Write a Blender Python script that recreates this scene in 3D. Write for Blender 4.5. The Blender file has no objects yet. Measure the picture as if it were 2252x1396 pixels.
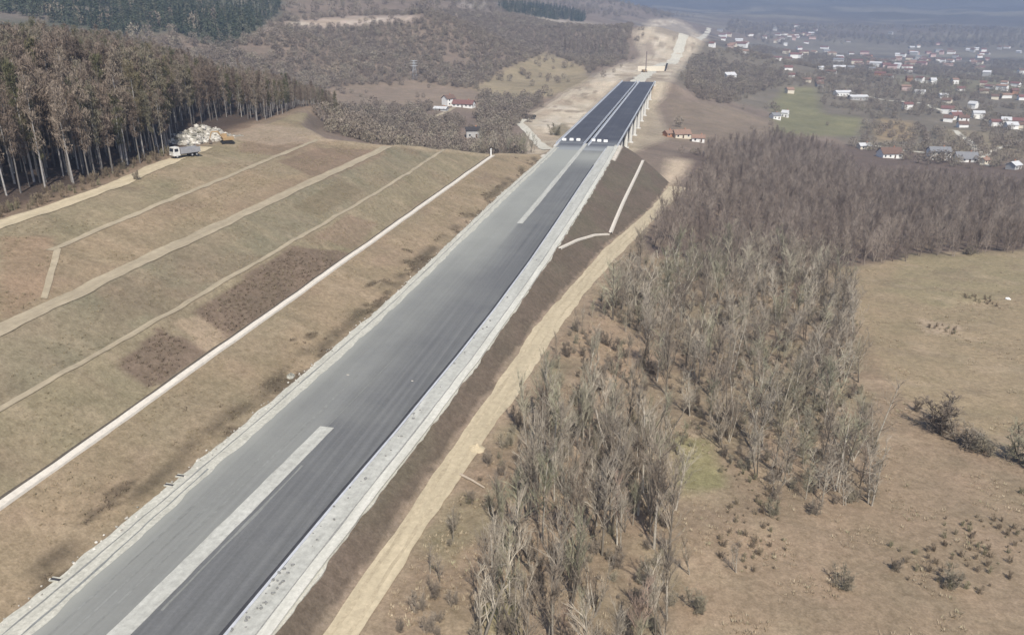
import bpy, math, random
import numpy as np
from mathutils import Vector
R = math.radians
rng = np.random.default_rng(7)
random.seed(7)
SC = bpy.context.scene
COL = SC.collection

# ------------------------------------------------------------------ camera, sky, sun, exposure
CAM_H = 60.0
PITCH = math.atan((698 - 25) / 1734.0)      # camera looks down by this angle
YAW = R(12.25)                              # the motorway (+Y) runs this far right of the view
cam_d = bpy.data.cameras.new('camera'); cam = bpy.data.objects.new('camera', cam_d); COL.objects.link(cam)
cam.location = (0, 0, CAM_H); cam.rotation_euler = (math.pi / 2 - PITCH, 0, YAW)
cam_d.sensor_width = 36; cam_d.lens = 36 * 1734 / 2252; cam_d.clip_start = 1; cam_d.clip_end = 30000
SC.camera = cam
SUN_EL = R(51); SUN_AZ = math.atan2(0.40, -0.92)          # from behind and right of the camera
world = bpy.data.worlds.new('World'); SC.world = world; world.use_nodes = True
wn = world.node_tree; wn.nodes.clear()
sky_n = wn.nodes.new('ShaderNodeTexSky'); sky_n.sky_type = 'NISHITA'; sky_n.sun_disc = False
sky_n.sun_elevation = SUN_EL; sky_n.sun_rotation = SUN_AZ; sky_n.air_density = 1.0; sky_n.dust_density = 1.5
bg = wn.nodes.new('ShaderNodeBackground'); bg.inputs['Strength'].default_value = 0.11
wo = wn.nodes.new('ShaderNodeOutputWorld')
wn.links.new(sky_n.outputs[0], bg.inputs[0]); wn.links.new(bg.outputs[0], wo.inputs[0])
sun_d = bpy.data.lights.new('sun', 'SUN'); sun_d.energy = 5.0; sun_d.angle = R(0.6); sun_d.color = (1.0, 0.945, 0.83)
sun = bpy.data.objects.new('sun', sun_d); COL.objects.link(sun); sun.location = (200, -150, 300)
sd = Vector((math.sin(SUN_AZ) * math.cos(SUN_EL), math.cos(SUN_AZ) * math.cos(SUN_EL), math.sin(SUN_EL)))
sun.rotation_euler = sd.to_track_quat('Z', 'Y').to_euler()
vs = SC.view_settings; vs.view_transform = 'Standard'; vs.look = 'None'; vs.exposure = 0.23; vs.gamma = 1.0
vs.use_curve_mapping = False
SC.cycles.use_denoising = True
SC.cycles.max_bounces = 4; SC.cycles.volume_bounces = 0; SC.cycles.diffuse_bounces = 2

# ------------------------------------------------------------------ picking points on the land
FPX, CX, CY = 1734.0, 1126.0, 698.0
sT, cT, sY, cY = math.sin(PITCH), math.cos(PITCH), math.sin(YAW), math.cos(YAW)
def ray(px, py):
    dx = (px - CX) / FPX; dy = -(py - CY) / FPX
    fh = cT + dy * sT; up = -sT + dy * cT
    return np.array([-fh * sY + dx * cY, fh * cY + dx * sY, up])
def unp(px, py, z):
    d = ray(px, py); t = (z - CAM_H) / d[2]; return float(d[0] * t), float(d[1] * t)
def proj(X, Y, Z):
    fx = -sY * X + cY * Y; r = cY * X + sY * Y; u = Z - CAM_H
    d = fx * cT - u * sT; v = fx * sT + u * cT
    d = np.where(d < 1, 1, d)
    return CX + FPX * r / d, CY - FPX * v / d

# ------------------------------------------------------------------ noise
_tab = rng.random((256, 256))
def vnoise(x, y):
    x = np.asarray(x, float); y = np.asarray(y, float)
    xi = np.floor(x).astype(int); yi = np.floor(y).astype(int); fx = x - xi; fy = y - yi
    fx = fx * fx * (3 - 2 * fx); fy = fy * fy * (3 - 2 * fy)
    a = _tab[xi & 255, yi & 255]; b = _tab[(xi + 1) & 255, yi & 255]
    c = _tab[xi & 255, (yi + 1) & 255]; d = _tab[(xi + 1) & 255, (yi + 1) & 255]
    return (a * (1 - fx) + b * fx) * (1 - fy) + (c * (1 - fx) + d * fx) * fy
def fbm(x, y, o=4):
    s = 0; a = 0.5; n = 0
    for i in range(o):
        s = s + a * (vnoise(x * 2 ** i + 17.3 * i, y * 2 ** i + 5.1 * i) - 0.5) * 2; n += a; a *= 0.5
    return s / n
def sstep(a, b, x):
    t = np.clip((x - a) / (b - a), 0, 1); return t * t * (3 - 2 * t)

# ------------------------------------------------------------------ the lie of the land
def build_controls():
    P = []
    W = [(-28,40,-3),(-24,100,-3.5),(-18,160,-5),(-8,240,-9),(4,340,-14),(20,40,-5),(20,100,-6),(60,60,-8),(60,120,-9),
         (120,100,-10),(120,160,-11.5),(-47,420,-8),(-47,500,-15),(-47,600,-16),(-47,700,-13),(-47,745,-5),(-80,450,-13),
         (-80,600,-16),(-10,500,-18),(-47,30,0),(-60,200,2),(-47,300,0),
         (-130,130,23),(-150,200,26),(-180,150,30),(-250,150,38),(-250,300,37),(-180,300,25),(-350,200,46),
         (-200,400,18),(-150,380,2),(-400,450,38),(-110,360,-6),(-85,390,-9),(-120,50,22),(-180,30,31),(-250,0,40),
         (-400,700,42),(-300,900,55),(-600,900,85),(-500,600,52),(-800,500,72),(-900,1200,130),(-450,1500,92),
         (-47,800,0),(-47,900,0),(-55,1000,3),(-47,1200,4),(-40,1600,8),(-30,2200,10),
         (500,3000,-10),(1500,3000,-20),(0,3000,25),(-700,2500,120),(-300,2600,100),(0,4500,110),(1000,5000,150),
         (2500,4000,120),(2500,2500,20),(1500,1800,-42),(700,1200,-44),(1000,800,-40),(800,500,-36),(400,300,-26),
         (400,100,-18),(3000,1000,0),(800,0,-25),(-500,6500,330),(1000,7000,400),(3000,6500,420),(4000,4000,300),
         (-3000,5000,350),(-2000,2500,200),(-2000,500,150),(-700,0,62),(0,-50,-3),(300,-50,-12),(-300,-80,42),(5500,6000,500),(5000,1500,150)]
    P += W
    for px, py, z in [(1600,800,-8),(1850,600,-13),(2200,560,-13.5),(2250,900,-9),(2200,1390,-7),(1500,1390,-5),
         (1600,450,-17),(1900,450,-22),(2200,450,-24),(1700,360,-26),(2000,360,-32),(2250,380,-32),
         (1950,340,-34),(2060,345,-34),(2230,365,-33),(1710,260,-34),(1500,300,-19),(1850,250,-36),
         (2000,150,-45),(1750,110,-42),(2200,110,-45),(2250,200,-40),(1600,200,-22),(1580,125,-12),
         (1000,300,-10),(800,310,-8),(1000,230,-9),(850,230,-6),(1150,220,-10),(750,250,-4),
         (750,180,2),(900,150,8),(1050,150,4),(1200,160,-4),(1250,120,5),(1100,100,18),(800,100,25),(650,100,28),
         (600,50,50),(850,45,50),(1000,40,51),(1200,60,36),(1350,90,14),(1430,60,37)]:
        x, y = unp(px, py, z); P.append((x, y, z))
    return np.array(P, float)
CP = build_controls()
def _phi(d2): return np.sqrt(d2 + 60.0 ** 2)
_n = len(CP)
_A = np.zeros((_n + 3, _n + 3)); _d = ((CP[:, None, :2] - CP[None, :, :2]) ** 2).sum(2)
_A[:_n, :_n] = _phi(_d) - np.eye(_n) * 2.0
_A[:_n, _n] = 1; _A[:_n, _n + 1:] = CP[:, :2]; _A[_n, :_n] = 1; _A[_n + 1:, :_n] = CP[:, :2].T
_W = np.linalg.solve(_A, np.concatenate([CP[:, 2], np.zeros(3)]))
def base_h(X, Y):
    sh = np.shape(X); x = np.ravel(X).astype(float); y = np.ravel(Y).astype(float); z = np.empty_like(x)
    for i in range(0, len(x), 40000):
        a = x[i:i + 40000]; b = y[i:i + 40000]
        d2 = (a[:, None] - CP[None, :, 0]) ** 2 + (b[:, None] - CP[None, :, 1]) ** 2
        z[i:i + 40000] = _phi(d2) @ _W[:_n] + _W[_n] + _W[_n + 1] * a + _W[_n + 2] * b
    z = z.reshape(sh)
    far = sstep(350, 900, np.hypot(X, Y))
    z = z + fbm(X / 1000 + 4, Y / 700, 4) * 95 * sstep(2600, 4600, np.hypot(X, Y))
    return z + fbm(X / 45, Y / 45) * (0.8 + 2.0 * far) + fbm(X / 260, Y / 260) * 9 * sstep(500, 1500, np.hypot(X, Y))

YK = np.array([-80, 40, 60, 80, 100, 130, 155, 190, 230, 260, 300, 350, 400.])
def F(*v): 
    v = np.array(v, float)
    return lambda Y: np.interp(Y, YK, v)
axis_x = lambda Y: -47 - 6.2 * (np.clip(260 - np.asarray(Y, float), 0, 330) / 206) ** 2
xGL = F(-72,-67.3,-66,-64.9,-63.9,-62.8,-62,-62,-62.1,-62.2,-61.6,-60.9,-60.9)
xAL = F(-67,-63.4,-62.4,-62.0,-61.2,-60.2,-59.6,-59.5,-59.4,-59.4,-59.2,-59,-59)
xAR = F(-48,-43.8,-42.7,-41.6,-40.3,-38.8,-37.9,-37.2,-37.0,-37.0,-37.0,-36.7,-36.5)
xGR = F(-42,-38.5,-37.6,-36.6,-35.4,-33.9,-33.1,-32.1,-31.5,-31.1,-30.9,-30.9,-30.9)
zTR = F(-2.2,-2.2,-2.2,-2.2,-2.3,-2.6,-3.2,-4.6,-6.4,-7.8,-10,-12,-13)
_ti = F(-38,-35.6,-34.7,-33.2,-31.8,-30,-28.6,-24.6,-20.2,-15.6,-10,-5.6,-2)
_to = F(-33,-30.4,-29.7,-28.7,-27,-24.1,-22.7,-19,-13.8,-9.6,-4.4,2.2,6)
xTI = lambda Y: _ti(Y) * (60 - zTR(Y)) / 62.5
xTO = lambda Y: _to(Y) * (60 - zTR(Y)) / 62.5
xL1 = lambda Y: -77.1 + 0 * np.asarray(Y, float)
xL2 = F(-87.5,-87.5,-87.4,-87.3,-87.3,-87.3,-87.3,-87.5,-88.2,-89.5,-91.4,-93,-94)
xL3 = F(-96,-97.6,-98,-98.4,-99.3,-100.4,-100.8,-101.8,-102.5,-103,-104,-106,-108)
xL4 = F(-104,-104,-105,-107,-110.5,-113.8,-115.6,-118,-121.4,-124,-128,-131,-134)
xL5 = F(-117,-118.5,-120,-122,-124,-126.5,-128.5,-136,-142,-147,-152,-156,-160)
def yend(X): return np.interp(X, [-400,-250,-200,-160,-140,-123,-103,-90,-77,-61,-50,-30,-22,-14,-6,5,20], [520,430,380,325,272,256,270,298,322,352,386,388,383,373,360,345,330])
def hgt(X, Y):
    X = np.asarray(X, float); Y = np.asarray(Y, float); X, Y = np.broadcast_arrays(X, Y)
    B = base_h(X, Y)
    # profile across the corridor, left (uphill) to right
    kx = []; kz = []
    def k(x, z): kx.append(x + 0 * Y); kz.append(z + 0 * Y)
    l5 = xL5(Y)
    k(l5 - 3.0, 22.3); k(l5 + 2.4, 22.0)
    l4 = xL4(Y); k(l4 - 1.0, 19.2); k(l4 + 1.0, 19.0)
    l3 = xL3(Y); k(l3 - 2.0, 15.3); k(l3 + 2.0, 15.0)
    l2 = xL2(Y); k(l2 - 0.9, 10.1); k(l2 + 0.9, 10.0)
    l1 = xL1(Y); k(l1 - 1.2, 4.7); k(l1 + 1.2, 4.5)
    gl = xGL(Y); k(gl - 1.6, 0.35); k(gl - 0.5, -0.05)
    k(xGR(Y) + 0.4, -0.06); zt = zTR(Y)
    k(xTI(Y), zt); k(xTO(Y), zt - 0.1)
    kx = np.stack(kx); kz = np.stack(kz)
    z = kz[0].copy()
    for i in range(len(kx) - 1):
        t = np.clip((X - kx[i]) / (kx[i + 1] - kx[i]), 0, 1)
        z = np.where(X >= kx[i], kz[i] + (kz[i + 1] - kz[i]) * t, z)
    soft = (fbm(X / 6.0, Y / 9.0, 3) * 0.30 + fbm(X / 9.0 + 2, Y / 3.2, 2) * 0.16) * sstep(-64, -70, X)
    z = z + soft * (1 - 0.6 * np.exp(-((X - l3) / 3) ** 2) - 0.6 * np.exp(-((X - l1) / 2) ** 2))
    # join to the natural ground on both sides
    wl = sstep(-3, -26, X - kx[0]); z = z * (1 - wl) + B * wl
    wr = sstep(0.5, 22, X - kx[-1]); z = z * (1 - wr) + B * wr
    # the end of the hill and of the embankment, falling to the stream
    e = np.clip(Y - yend(X), 0, None); drop = 0.62 * e * e / (e + 14)
    zz = np.where(e > 0, np.maximum(np.minimum(B, z), z - drop), z)
    inside = (X < xTO(Y) + 22)
    zz = np.where(e > 140, B, zz)
    out = np.where(inside, zz, B)
    # the far landing of the viaduct
    w2 = sstep(752, 764, Y) * (1 - sstep(950, 1150, Y)) * (1 - sstep(22, 60, np.abs(X + 47)))
    out = out * (1 - w2) + (-0.12) * w2
    # keep the ground below the deck
    w3 = (Y > 386) & (Y < 760) & (np.abs(X + 46.5) < 17)
    out = np.where(w3, np.minimum(out, -1.2 - 0.9 * np.minimum(np.clip(Y - 386, 0, 8), np.clip(760 - Y, 0, 8))), out)
    return out
_tt = np.concatenate([np.arange(45, 700, 0.9), 700 * 1.0035 ** np.arange(0, 700)])
def pick(px, py):
    """where the line of sight through a point of the photograph meets the land"""
    d = ray(px, py); d = d / math.hypot(d[0], d[1])
    z = hgt(d[0] * _tt, d[1] * _tt); below = np.nonzero(CAM_H + d[2] * _tt < z)[0]
    i = below[0] if len(below) else len(_tt) - 1
    return float(d[0] * _tt[i]), float(d[1] * _tt[i]), float(z[i])
def ztop(x, y): return float(hgt(np.array([x]), np.array([y]))[0])
def inpoly(px, py, poly):
    ins = np.zeros(np.shape(px), bool); n = len(poly)
    for i in range(n):
        x1, y1 = poly[i]; x2, y2 = poly[(i + 1) % n]
        c = ((y1 > py) != (y2 > py)) & (px < (x2 - x1) * (py - y1) / ((y2 - y1) + 1e-9) + x1); ins ^= c
    return ins

# ------------------------------------------------------------------ objects and materials
def mesh_obj(name, V, Fc, mat, parent=None, smooth=False, kind=None, link=True):
    me = bpy.data.meshes.new(name); me.from_pydata([tuple(v) for v in V], [], [tuple(f) for f in Fc])
    if smooth: me.polygons.foreach_set('use_smooth', [True] * len(me.polygons))
    if mat: me.materials.append(mat)
    return from_mesh(name, me, parent, kind, link)
def from_mesh(name, me, parent=None, kind=None, link=True):
    o = bpy.data.objects.new(name, me)
    if link: COL.objects.link(o)
    if parent: o.parent = parent
    if kind: o['kind'] = kind
    return o
def empty(name, loc=(0, 0, 0), rz=0.0, scale=1.0):
    o = bpy.data.objects.new(name, None); COL.objects.link(o); o.empty_display_size = 0.5
    o.location = loc; o.rotation_euler = (0, 0, rz); o.scale = (scale,) * 3 if not hasattr(scale, '__len__') else scale
    return o
def tag(o, label, cat, group=None):
    o['label'] = label; o['category'] = cat
    if group: o['group'] = group
    return o
class MB:
    """collects boxes and tubes for one mesh"""
    def __init__(s): s.V = []; s.F = []
    def box(s, x0, x1, y0, y1, z0, z1):
        b = len(s.V)
        s.V += [(x0,y0,z0),(x1,y0,z0),(x1,y1,z0),(x0,y1,z0),(x0,y0,z1),(x1,y0,z1),(x1,y1,z1),(x0,y1,z1)]
        s.F += [tuple(b + i for i in f) for f in ((3,2,1,0),(4,5,6,7),(0,1,5,4),(1,2,6,5),(2,3,7,6),(3,0,4,7))]
        return s
    def prism(s, prof, y0, y1):
        """profile in x,z pushed along y"""
        b = len(s.V); n = len(prof)
        s.V += [(x, y0, z) for x, z in prof] + [(x, y1, z) for x, z in prof]
        s.F += [tuple(b + i for i in range(n)), tuple(b + n + i for i in reversed(range(n)))]
        for i in range(n):
            j = (i + 1) % n; s.F.append((b + j, b + i, b + n + i, b + n + j))
        return s
    def prism_x(s, prof, x0, x1):
        """profile in y,z pushed along x"""
        b = len(s.V); n = len(prof)
        s.V += [(x0, y, z) for y, z in prof] + [(x1, y, z) for y, z in prof]
        s.F += [tuple(b + i for i in reversed(range(n))), tuple(b + n + i for i in range(n))]
        for i in range(n):
            j = (i + 1) % n; s.F.append((b + i, b + j, b + n + j, b + n + i))
        return s
    def tube(s, pts, rad, n=5, cap=False):
        b = len(s.V); m = len(pts)
        for i, p in enumerate(pts):
            q0 = pts[max(i - 1, 0)]; q1 = pts[min(i + 1, m - 1)]
            d = (Vector(q1) - Vector(q0)); d = d.normalized() if d.length > 1e-6 else Vector((0, 0, 1))
            a = d.cross(Vector((0.31, 0.95, 0.07))); a.normalize(); c = d.cross(a)
            for k in range(n):
                t = 2 * math.pi * k / n; v = Vector(p) + (a * math.cos(t) + c * math.sin(t)) * rad[i]; s.V.append(tuple(v))
        for i in range(m - 1):
            for k in range(n):
                k2 = (k + 1) % n; s.F.append((b + i*n + k, b + i*n + k2, b + (i+1)*n + k2, b + (i+1)*n + k))
        if cap:
            s.F.append(tuple(b + k for k in reversed(range(n)))); s.F.append(tuple(b + (m - 1) * n + k for k in range(n)))
        return s
    def build(s, name, mat, parent=None, smooth=False, kind=None): return mesh_obj(name, s.V, s.F, mat, parent, smooth, kind)
    def mesh(s, name, mat, smooth=False):
        me = bpy.data.meshes.new(name); me.from_pydata(s.V, [], s.F)
        if smooth: me.polygons.foreach_set('use_smooth', [True] * len(me.polygons))
        me.materials.append(mat); return me

def new_mat(name):
    m = bpy.data.materials.new(name); m.use_nodes = True; nt = m.node_tree; nt.nodes.clear()
    out = nt.nodes.new('ShaderNodeOutputMaterial'); b = nt.nodes.new('ShaderNodeBsdfPrincipled')
    nt.links.new(b.outputs[0], out.inputs[0]); b.inputs['Roughness'].default_value = 0.9
    b.inputs['Specular IOR Level'].default_value = 0.2
    return m, nt, b
def nz(nt, scale, detail=4, rough=0.6, vec=None, sc3=None, coord='Object'):
    t = nt.nodes.new('ShaderNodeTexNoise'); t.inputs['Scale'].default_value = scale
    t.inputs['Detail'].default_value = detail; t.inputs['Roughness'].default_value = rough
    g = nt.nodes.new('ShaderNodeNewGeometry')
    if sc3:
        mp = nt.nodes.new('ShaderNodeMapping'); mp.inputs['Scale'].default_value = sc3
        nt.links.new(g.outputs['Position'], mp.inputs[0]); nt.links.new(mp.outputs[0], t.inputs['Vector'])
    elif coord == 'Object':
        tc = nt.nodes.new('ShaderNodeTexCoord'); nt.links.new(tc.outputs['Object'], t.inputs['Vector'])
    else: nt.links.new(g.outputs['Position'], t.inputs['Vector'])
    return t.outputs['Fac']
def ramp(nt, fac, stops):
    r = nt.nodes.new('ShaderNodeValToRGB'); e = r.color_ramp.elements
    while len(e) < len(stops): e.new(0.5)
    for i, (p, c) in enumerate(stops): e[i].position = p; e[i].color = (*c, 1)
    nt.links.new(fac, r.inputs[0]); return r.outputs[0]
def mix(nt, a, b, fac, mode='MIX'):
    m = nt.nodes.new('ShaderNodeMix'); m.data_type = 'RGBA'; m.blend_type = mode
    for sock, v in ((m.inputs[0], fac), (m.inputs[6], a), (m.inputs[7], b)):
        if hasattr(v, 'links'): nt.links.new(v, sock)
        elif isinstance(v, tuple): sock.default_value = (*v, 1)
        else: sock.default_value = v
    return m.outputs[2]
def bump(nt, b, h, strength=0.4, dist=0.1):
    n = nt.nodes.new('ShaderNodeBump'); n.inputs['Strength'].default_value = strength; n.inputs['Distance'].default_value = dist
    nt.links.new(h, n.inputs['Height']); nt.links.new(n.outputs[0], b.inputs['Normal'])
def plain(name, c, var=0.18, scale=3.0, rough=0.85, spec=0.2, metal=0.0):
    m, nt, b = new_mat(name); f = nz(nt, scale)
    lo = tuple(x * (1 - var) for x in c); hi = tuple(min(1, x * (1 + var)) for x in c)
    nt.links.new(ramp(nt, f, [(0.3, lo), (0.7, hi)]), b.inputs['Base Color'])
    b.inputs['Roughness'].default_value = rough; b.inputs['Specular IOR Level'].default_value = spec; b.inputs['Metallic'].default_value = metal
    return m
def by_random(name, stops, scale=1.5, var=0.25):
    """colour differs from one individual to the next"""
    m, nt, b = new_mat(name); oi = nt.nodes.new('ShaderNodeObjectInfo')
    c = ramp(nt, oi.outputs['Random'], stops); f = nz(nt, scale)
    g = ramp(nt, f, [(0.3, (1 - var,) * 3), (0.7, (1 + var,) * 3)])
    nt.links.new(mix(nt, c, g, 1.0, 'MULTIPLY'), b.inputs['Base Color']); return m

# ground: colour of the soil and turf comes from an attribute, broken up by noise at several sizes
mGround, nt, b = new_mat('ground_turf')
at = nt.nodes.new('ShaderNodeAttribute'); at.attribute_name = 'soil'
n1 = nz(nt, 0.9, 6, 0.7, coord='W'); n2 = nz(nt, 0.12, 5, 0.65, coord='W'); n3 = nz(nt, 3.2, 3, 0.6, coord='W')
c = mix(nt, at.outputs['Color'], ramp(nt, n1, [(0.28, (0.72,0.70,0.66)), (0.72, (1.28,1.27,1.25))]), 1.0, 'MULTIPLY')
c = mix(nt, c, ramp(nt, n2, [(0.3, (0.86,0.88,0.84)), (0.7, (1.14,1.11,1.10))]), 1.0, 'MULTIPLY')
c = mix(nt, c, ramp(nt, n3, [(0.3, (0.8,0.8,0.78)), (0.7, (1.2,1.2,1.2))]), 0.8, 'MULTIPLY')
nt.links.new(c, b.inputs['Base Color']); bump(nt, b, n1, 0.5, 0.35)

def gravelly(name, c, scale=1.2, var=0.2, stretch=None):
    m, nt, b = new_mat(name)
    a = nz(nt, scale, 6, 0.75, coord='W'); d = nz(nt, 1.0, 4, 0.6, sc3=stretch or (0.9, 0.06, 0.9))
    col = ramp(nt, a, [(0.25, tuple(x * (1 - var) for x in c)), (0.75, tuple(min(1, x * (1 + var)) for x in c))])
    col = mix(nt, col, ramp(nt, d, [(0.3, (0.84,0.84,0.83)), (0.7, (1.1,1.1,1.1))]), 1.0, 'MULTIPLY')
    nt.links.new(col, b.inputs['Base Color']); bump(nt, b, a, 0.4, 0.1); return m
mGravel = gravelly('pale_crushed_gravel', (0.405,0.40,0.37), 1.2, 0.28)
mGravelB = gravelly('bright_crushed_gravel', (0.52,0.505,0.455), 1.6, 0.22)
mGravelY = gravelly('yellowish_gravel', (0.50,0.47,0.40), 1.0, 0.25)
mGravelV = gravelly('rough_verge_gravel', (0.43,0.415,0.365), 2.2, 0.34, (1.2, 0.2, 1.2))
mDirt = gravelly('sandy_dirt', (0.44,0.37,0.262), 0.9, 0.22, (0.5, 0.05, 0.5))
mPath = gravelly('dry_trodden_earth', (0.335,0.282,0.205), 0.7, 0.2, (0.6, 0.08, 0.6))
mConcrete = plain('pale_concrete', (0.56,0.515,0.455), 0.12, 1.2)
mConcG = plain('grey_concrete', (0.42,0.43,0.46), 0.14, 0.8)
mWhite = plain('white_block_paint', (0.80,0.80,0.79), 0.05, 1.0)
mDark = plain('dark_joint', (0.045,0.045,0.05), 0.2, 1.0)

def asphalt(name, c, dust, amount):
    """asphalt with traffic streaks and dust blown over it; dust by a vertex attribute and noise"""
    m, nt, b = new_mat(name)
    st = nz(nt, 1.0, 5, 0.6, sc3=(1.3, 0.012, 1)); fine = nz(nt, 2.5, 5, 0.7, coord='W'); blot = nz(nt, 0.07, 7, 0.68, coord='W')
    col = ramp(nt, st, [(0.3, tuple(x * 0.84 for x in c)), (0.5, c), (0.72, tuple(x * 1.22 for x in c))])
    col = mix(nt, col, ramp(nt, fine, [(0.3, (0.9,)*3), (0.7, (1.1,)*3)]), 1.0, 'MULTIPLY')
    a = nt.nodes.new('ShaderNodeAttribute'); a.attribute_name = 'dust'
    ad = nt.nodes.new('ShaderNodeMath'); ad.operation = 'MULTIPLY_ADD'
    nt.links.new(blot, ad.inputs[0]); ad.inputs[1].default_value = 0.45; nt.links.new(a.outputs['Fac'], ad.inputs[2])
    f = ramp(nt, ad.outputs[0], [(0.22, (0.0,)*3), (1.25 if False else 1.0, (amount,)*3)])
    nt.links.new(mix(nt, col, dust, f), b.inputs['Base Color']); b.inputs['Roughness'].default_value = 0.8
    bump(nt, b, fine, 0.25, 0.03); return m
mAspL = asphalt('dusty_grey_asphalt', (0.160,0.165,0.158), (0.30,0.30,0.272), 0.95)
mAspR = asphalt('blue_grey_asphalt', (0.124,0.125,0.127), (0.30,0.302,0.275), 0.9)
mStreak = gravelly('dusty_wheel_streak', (0.205,0.207,0.198), 1.0, 0.25)
mDeck = asphalt('new_dark_asphalt', (0.062,0.064,0.078), (0.30,0.31,0.31), 0.8)

# ------------------------------------------------------------------ ground sheet
def cuts(*seg):
    v = []
    for a, bb, st in seg: v.append(np.arange(a, bb, st))
    return np.concatenate(v)
def geo(a, bb, s0, g):
    v = [a]; s = s0
    while v[-1] < bb: v.append(v[-1] + s); s *= g
    return np.array(v)
gx = np.concatenate([-geo(420, 8000, 14, 1.09)[::-1], np.arange(-410, -150, 4.0), np.arange(-150, 12, 0.7), np.arange(12, 160, 1.6),
                     geo(160, 420, 3, 1.02), geo(428, 8000, 9, 1.055)])
gy = np.concatenate([np.arange(-90, 40, 5.0), np.arange(40, 400, 1.5), np.arange(400, 800, 3.5), geo(802, 9500, 5, 1.022)])
GX, GY = np.meshgrid(gx, gy); GZ = hgt(GX, GY)
hf = fbm(GX / 2.3, GY / 2.3, 3)
rough = sstep(0, 3, GX - xTO(GY)) * (1 - sstep(350, 500, GY))
GZ = GZ + hf * 0.22 * rough
ny, nx = GX.shape
idx = np.arange(nx * ny).reshape(ny, nx)
quads = np.stack([idx[:-1, :-1], idx[:-1, 1:], idx[1:, 1:], idx[1:, :-1]], -1).reshape(-1, 4)
me = bpy.data.meshes.new('ground'); me.vertices.add(nx * ny); me.vertices.foreach_set('co', np.stack([GX, GY, GZ], -1).astype(np.float32).ravel())
me.loops.add(quads.size); me.loops.foreach_set('vertex_index', quads.ravel().astype(np.int32))
me.polygons.add(len(quads)); me.polygons.foreach_set('loop_start', np.arange(0, quads.size, 4, dtype=np.int32))
me.polygons.foreach_set('use_smooth', np.ones(len(quads), bool))
me.update(calc_edges=True)
# soil and turf colours (albedo), by bands across the cutting and by fields
TAN = np.array([0.245,0.195,0.130]); OLIVE = np.array([0.212,0.184,0.122]); GREY = np.array([0.188,0.172,0.120]); BROWN = np.array([0.185,0.140,0.098])
MULCH = np.array([0.150,0.115,0.085]); TOPS = np.array([0.118,0.096,0.074]); LITTER = np.array([0.222,0.172,0.118]); MEADOW = np.array([0.245,0.200,0.124])
WOODF = np.array([0.120,0.094,0.078]); GREEN = np.array([0.165,0.165,0.088]); PALE = np.array([0.44,0.37,0.27]); HILL = np.array([0.172,0.140,0.112])
PLAIN = np.array([0.150,0.135,0.105]); MOUNT = np.array([0.075,0.075,0.075]); CREAM = np.array([0.42,0.375,0.29]); FORESTF = np.array([0.065,0.050,0.042])
C = np.empty((ny, nx, 3)); C[:] = HILL
PX, PY = proj(GX, GY, GZ)
wob = np.minimum(1, 60 / np.maximum(np.hypot(GX, GY), 60) * 2)
jx = fbm(GX / 14, GY / 14, 3) * 16 * wob + fbm(GX / 90, GY / 90, 2) * 10 ; jy = fbm(GX / 14 + 50, GY / 14 + 9, 3) * 9 * wob
front = GY < yend(GX) + 4
def lay(mask, col, a=1.0):
    a = (np.asarray(mask, float) * a)[..., None]; C[:] = C * (1 - a) + np.asarray(col) * a
def poly(pts, col, a=1.0, only=None, jit=1.0):
    m = 0.0
    for ax, ay in ((0, 0), (6, 3), (-6, -3), (5, -3), (-5, 3), (11, 0), (-11, 0)):
        m = m + inpoly(PX + jx * jit + ax * jit, PY + jy * jit + ay * jit, pts) / 7.0
    if only is not None: m = m * only
    lay(m, col, a)
far = np.hypot(GX, GY)
lay(sstep(2200, 4200, far), MOUNT)
behind = ~front | (GX > xTO(GY))
# far country
poly([(1400,100),(2400,60),(2400,330),(1900,330),(1700,250),(1500,190)], PLAIN, 1, behind)
poly([(1720,195),(1790,190),(1810,250),(1900,260),(1880,300),(1700,300),(1690,260)], GREEN, 1, behind)
poly([(1470,215),(1600,235),(1700,270),(1690,310),(1480,310)], [0.19,0.155,0.115], 1, behind)
poly([(1930,260),(2010,270),(2010,310),(1920,310)], [0.27,0.21,0.12], 0.9, behind)
poly([(2070,280),(2260,300),(2260,350),(2080,345)], OLIVE, 0.9, behind)
poly([(1960,170),(2260,150),(2260,200),(2000,210)], [0.16,0.155,0.10], 0.8, behind)
poly([(700,190),(1050,170),(1150,215),(1000,260),(900,285),(720,300)], [0.205,0.165,0.125], 1, behind)
poly([(700,220),(800,240),(1000,240),(1130,270),(1120,330),(720,310)], [0.17,0.135,0.11], 0.8, behind)
poly([(1040,195),(1080,165),(1200,112),(1290,150),(1300,185),(1200,215),(1080,215)], [0.24,0.205,0.13], 1, behind)
poly([(540,75),(640,48),(760,38),(930,35),(900,50),(720,62),(640,60)], [0.40,0.34,0.29], 0.9, behind)
poly([(950,28),(1100,26),(1250,45),(1400,65),(1400,75),(1200,55)], [0.34,0.31,0.26], 0.8, behind)
poly([(700,150),(760,132),(790,128),(720,170)], [0.30,0.25,0.18], 0.8, behind)
poly([(1010,5),(1110,8),(1110,20),(1010,18)], [0.34,0.32,0.30], 0.6, behind)
bandn = fbm(GX / 420 + 3, GY / 90, 4)
lay((far > 1500) * (GX > -200) * sstep(0.12, 0.35, bandn) * (1 - sstep(3800, 5200, far)), [0.20,0.19,0.15], 0.6)
lay((far > 1700) * (GX > -200) * sstep(0.15, 0.4, -bandn) * (1 - sstep(3800, 5200, far)), [0.075,0.07,0.06], 0.6)
poly([(-300,-60),(640,-60),(620,30),(560,70),(500,110),(440,95),(380,70),(200,90),(-300,90)], [0.075,0.085,0.062], 0.9, behind)
poly([(-100,22),(100,18),(120,40),(-100,45)], [0.17,0.145,0.13], 0.7, behind)
poly([(120,20),(250,15),(330,18),(250,25)], [0.22,0.18,0.16], 0.6, behind)
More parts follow.
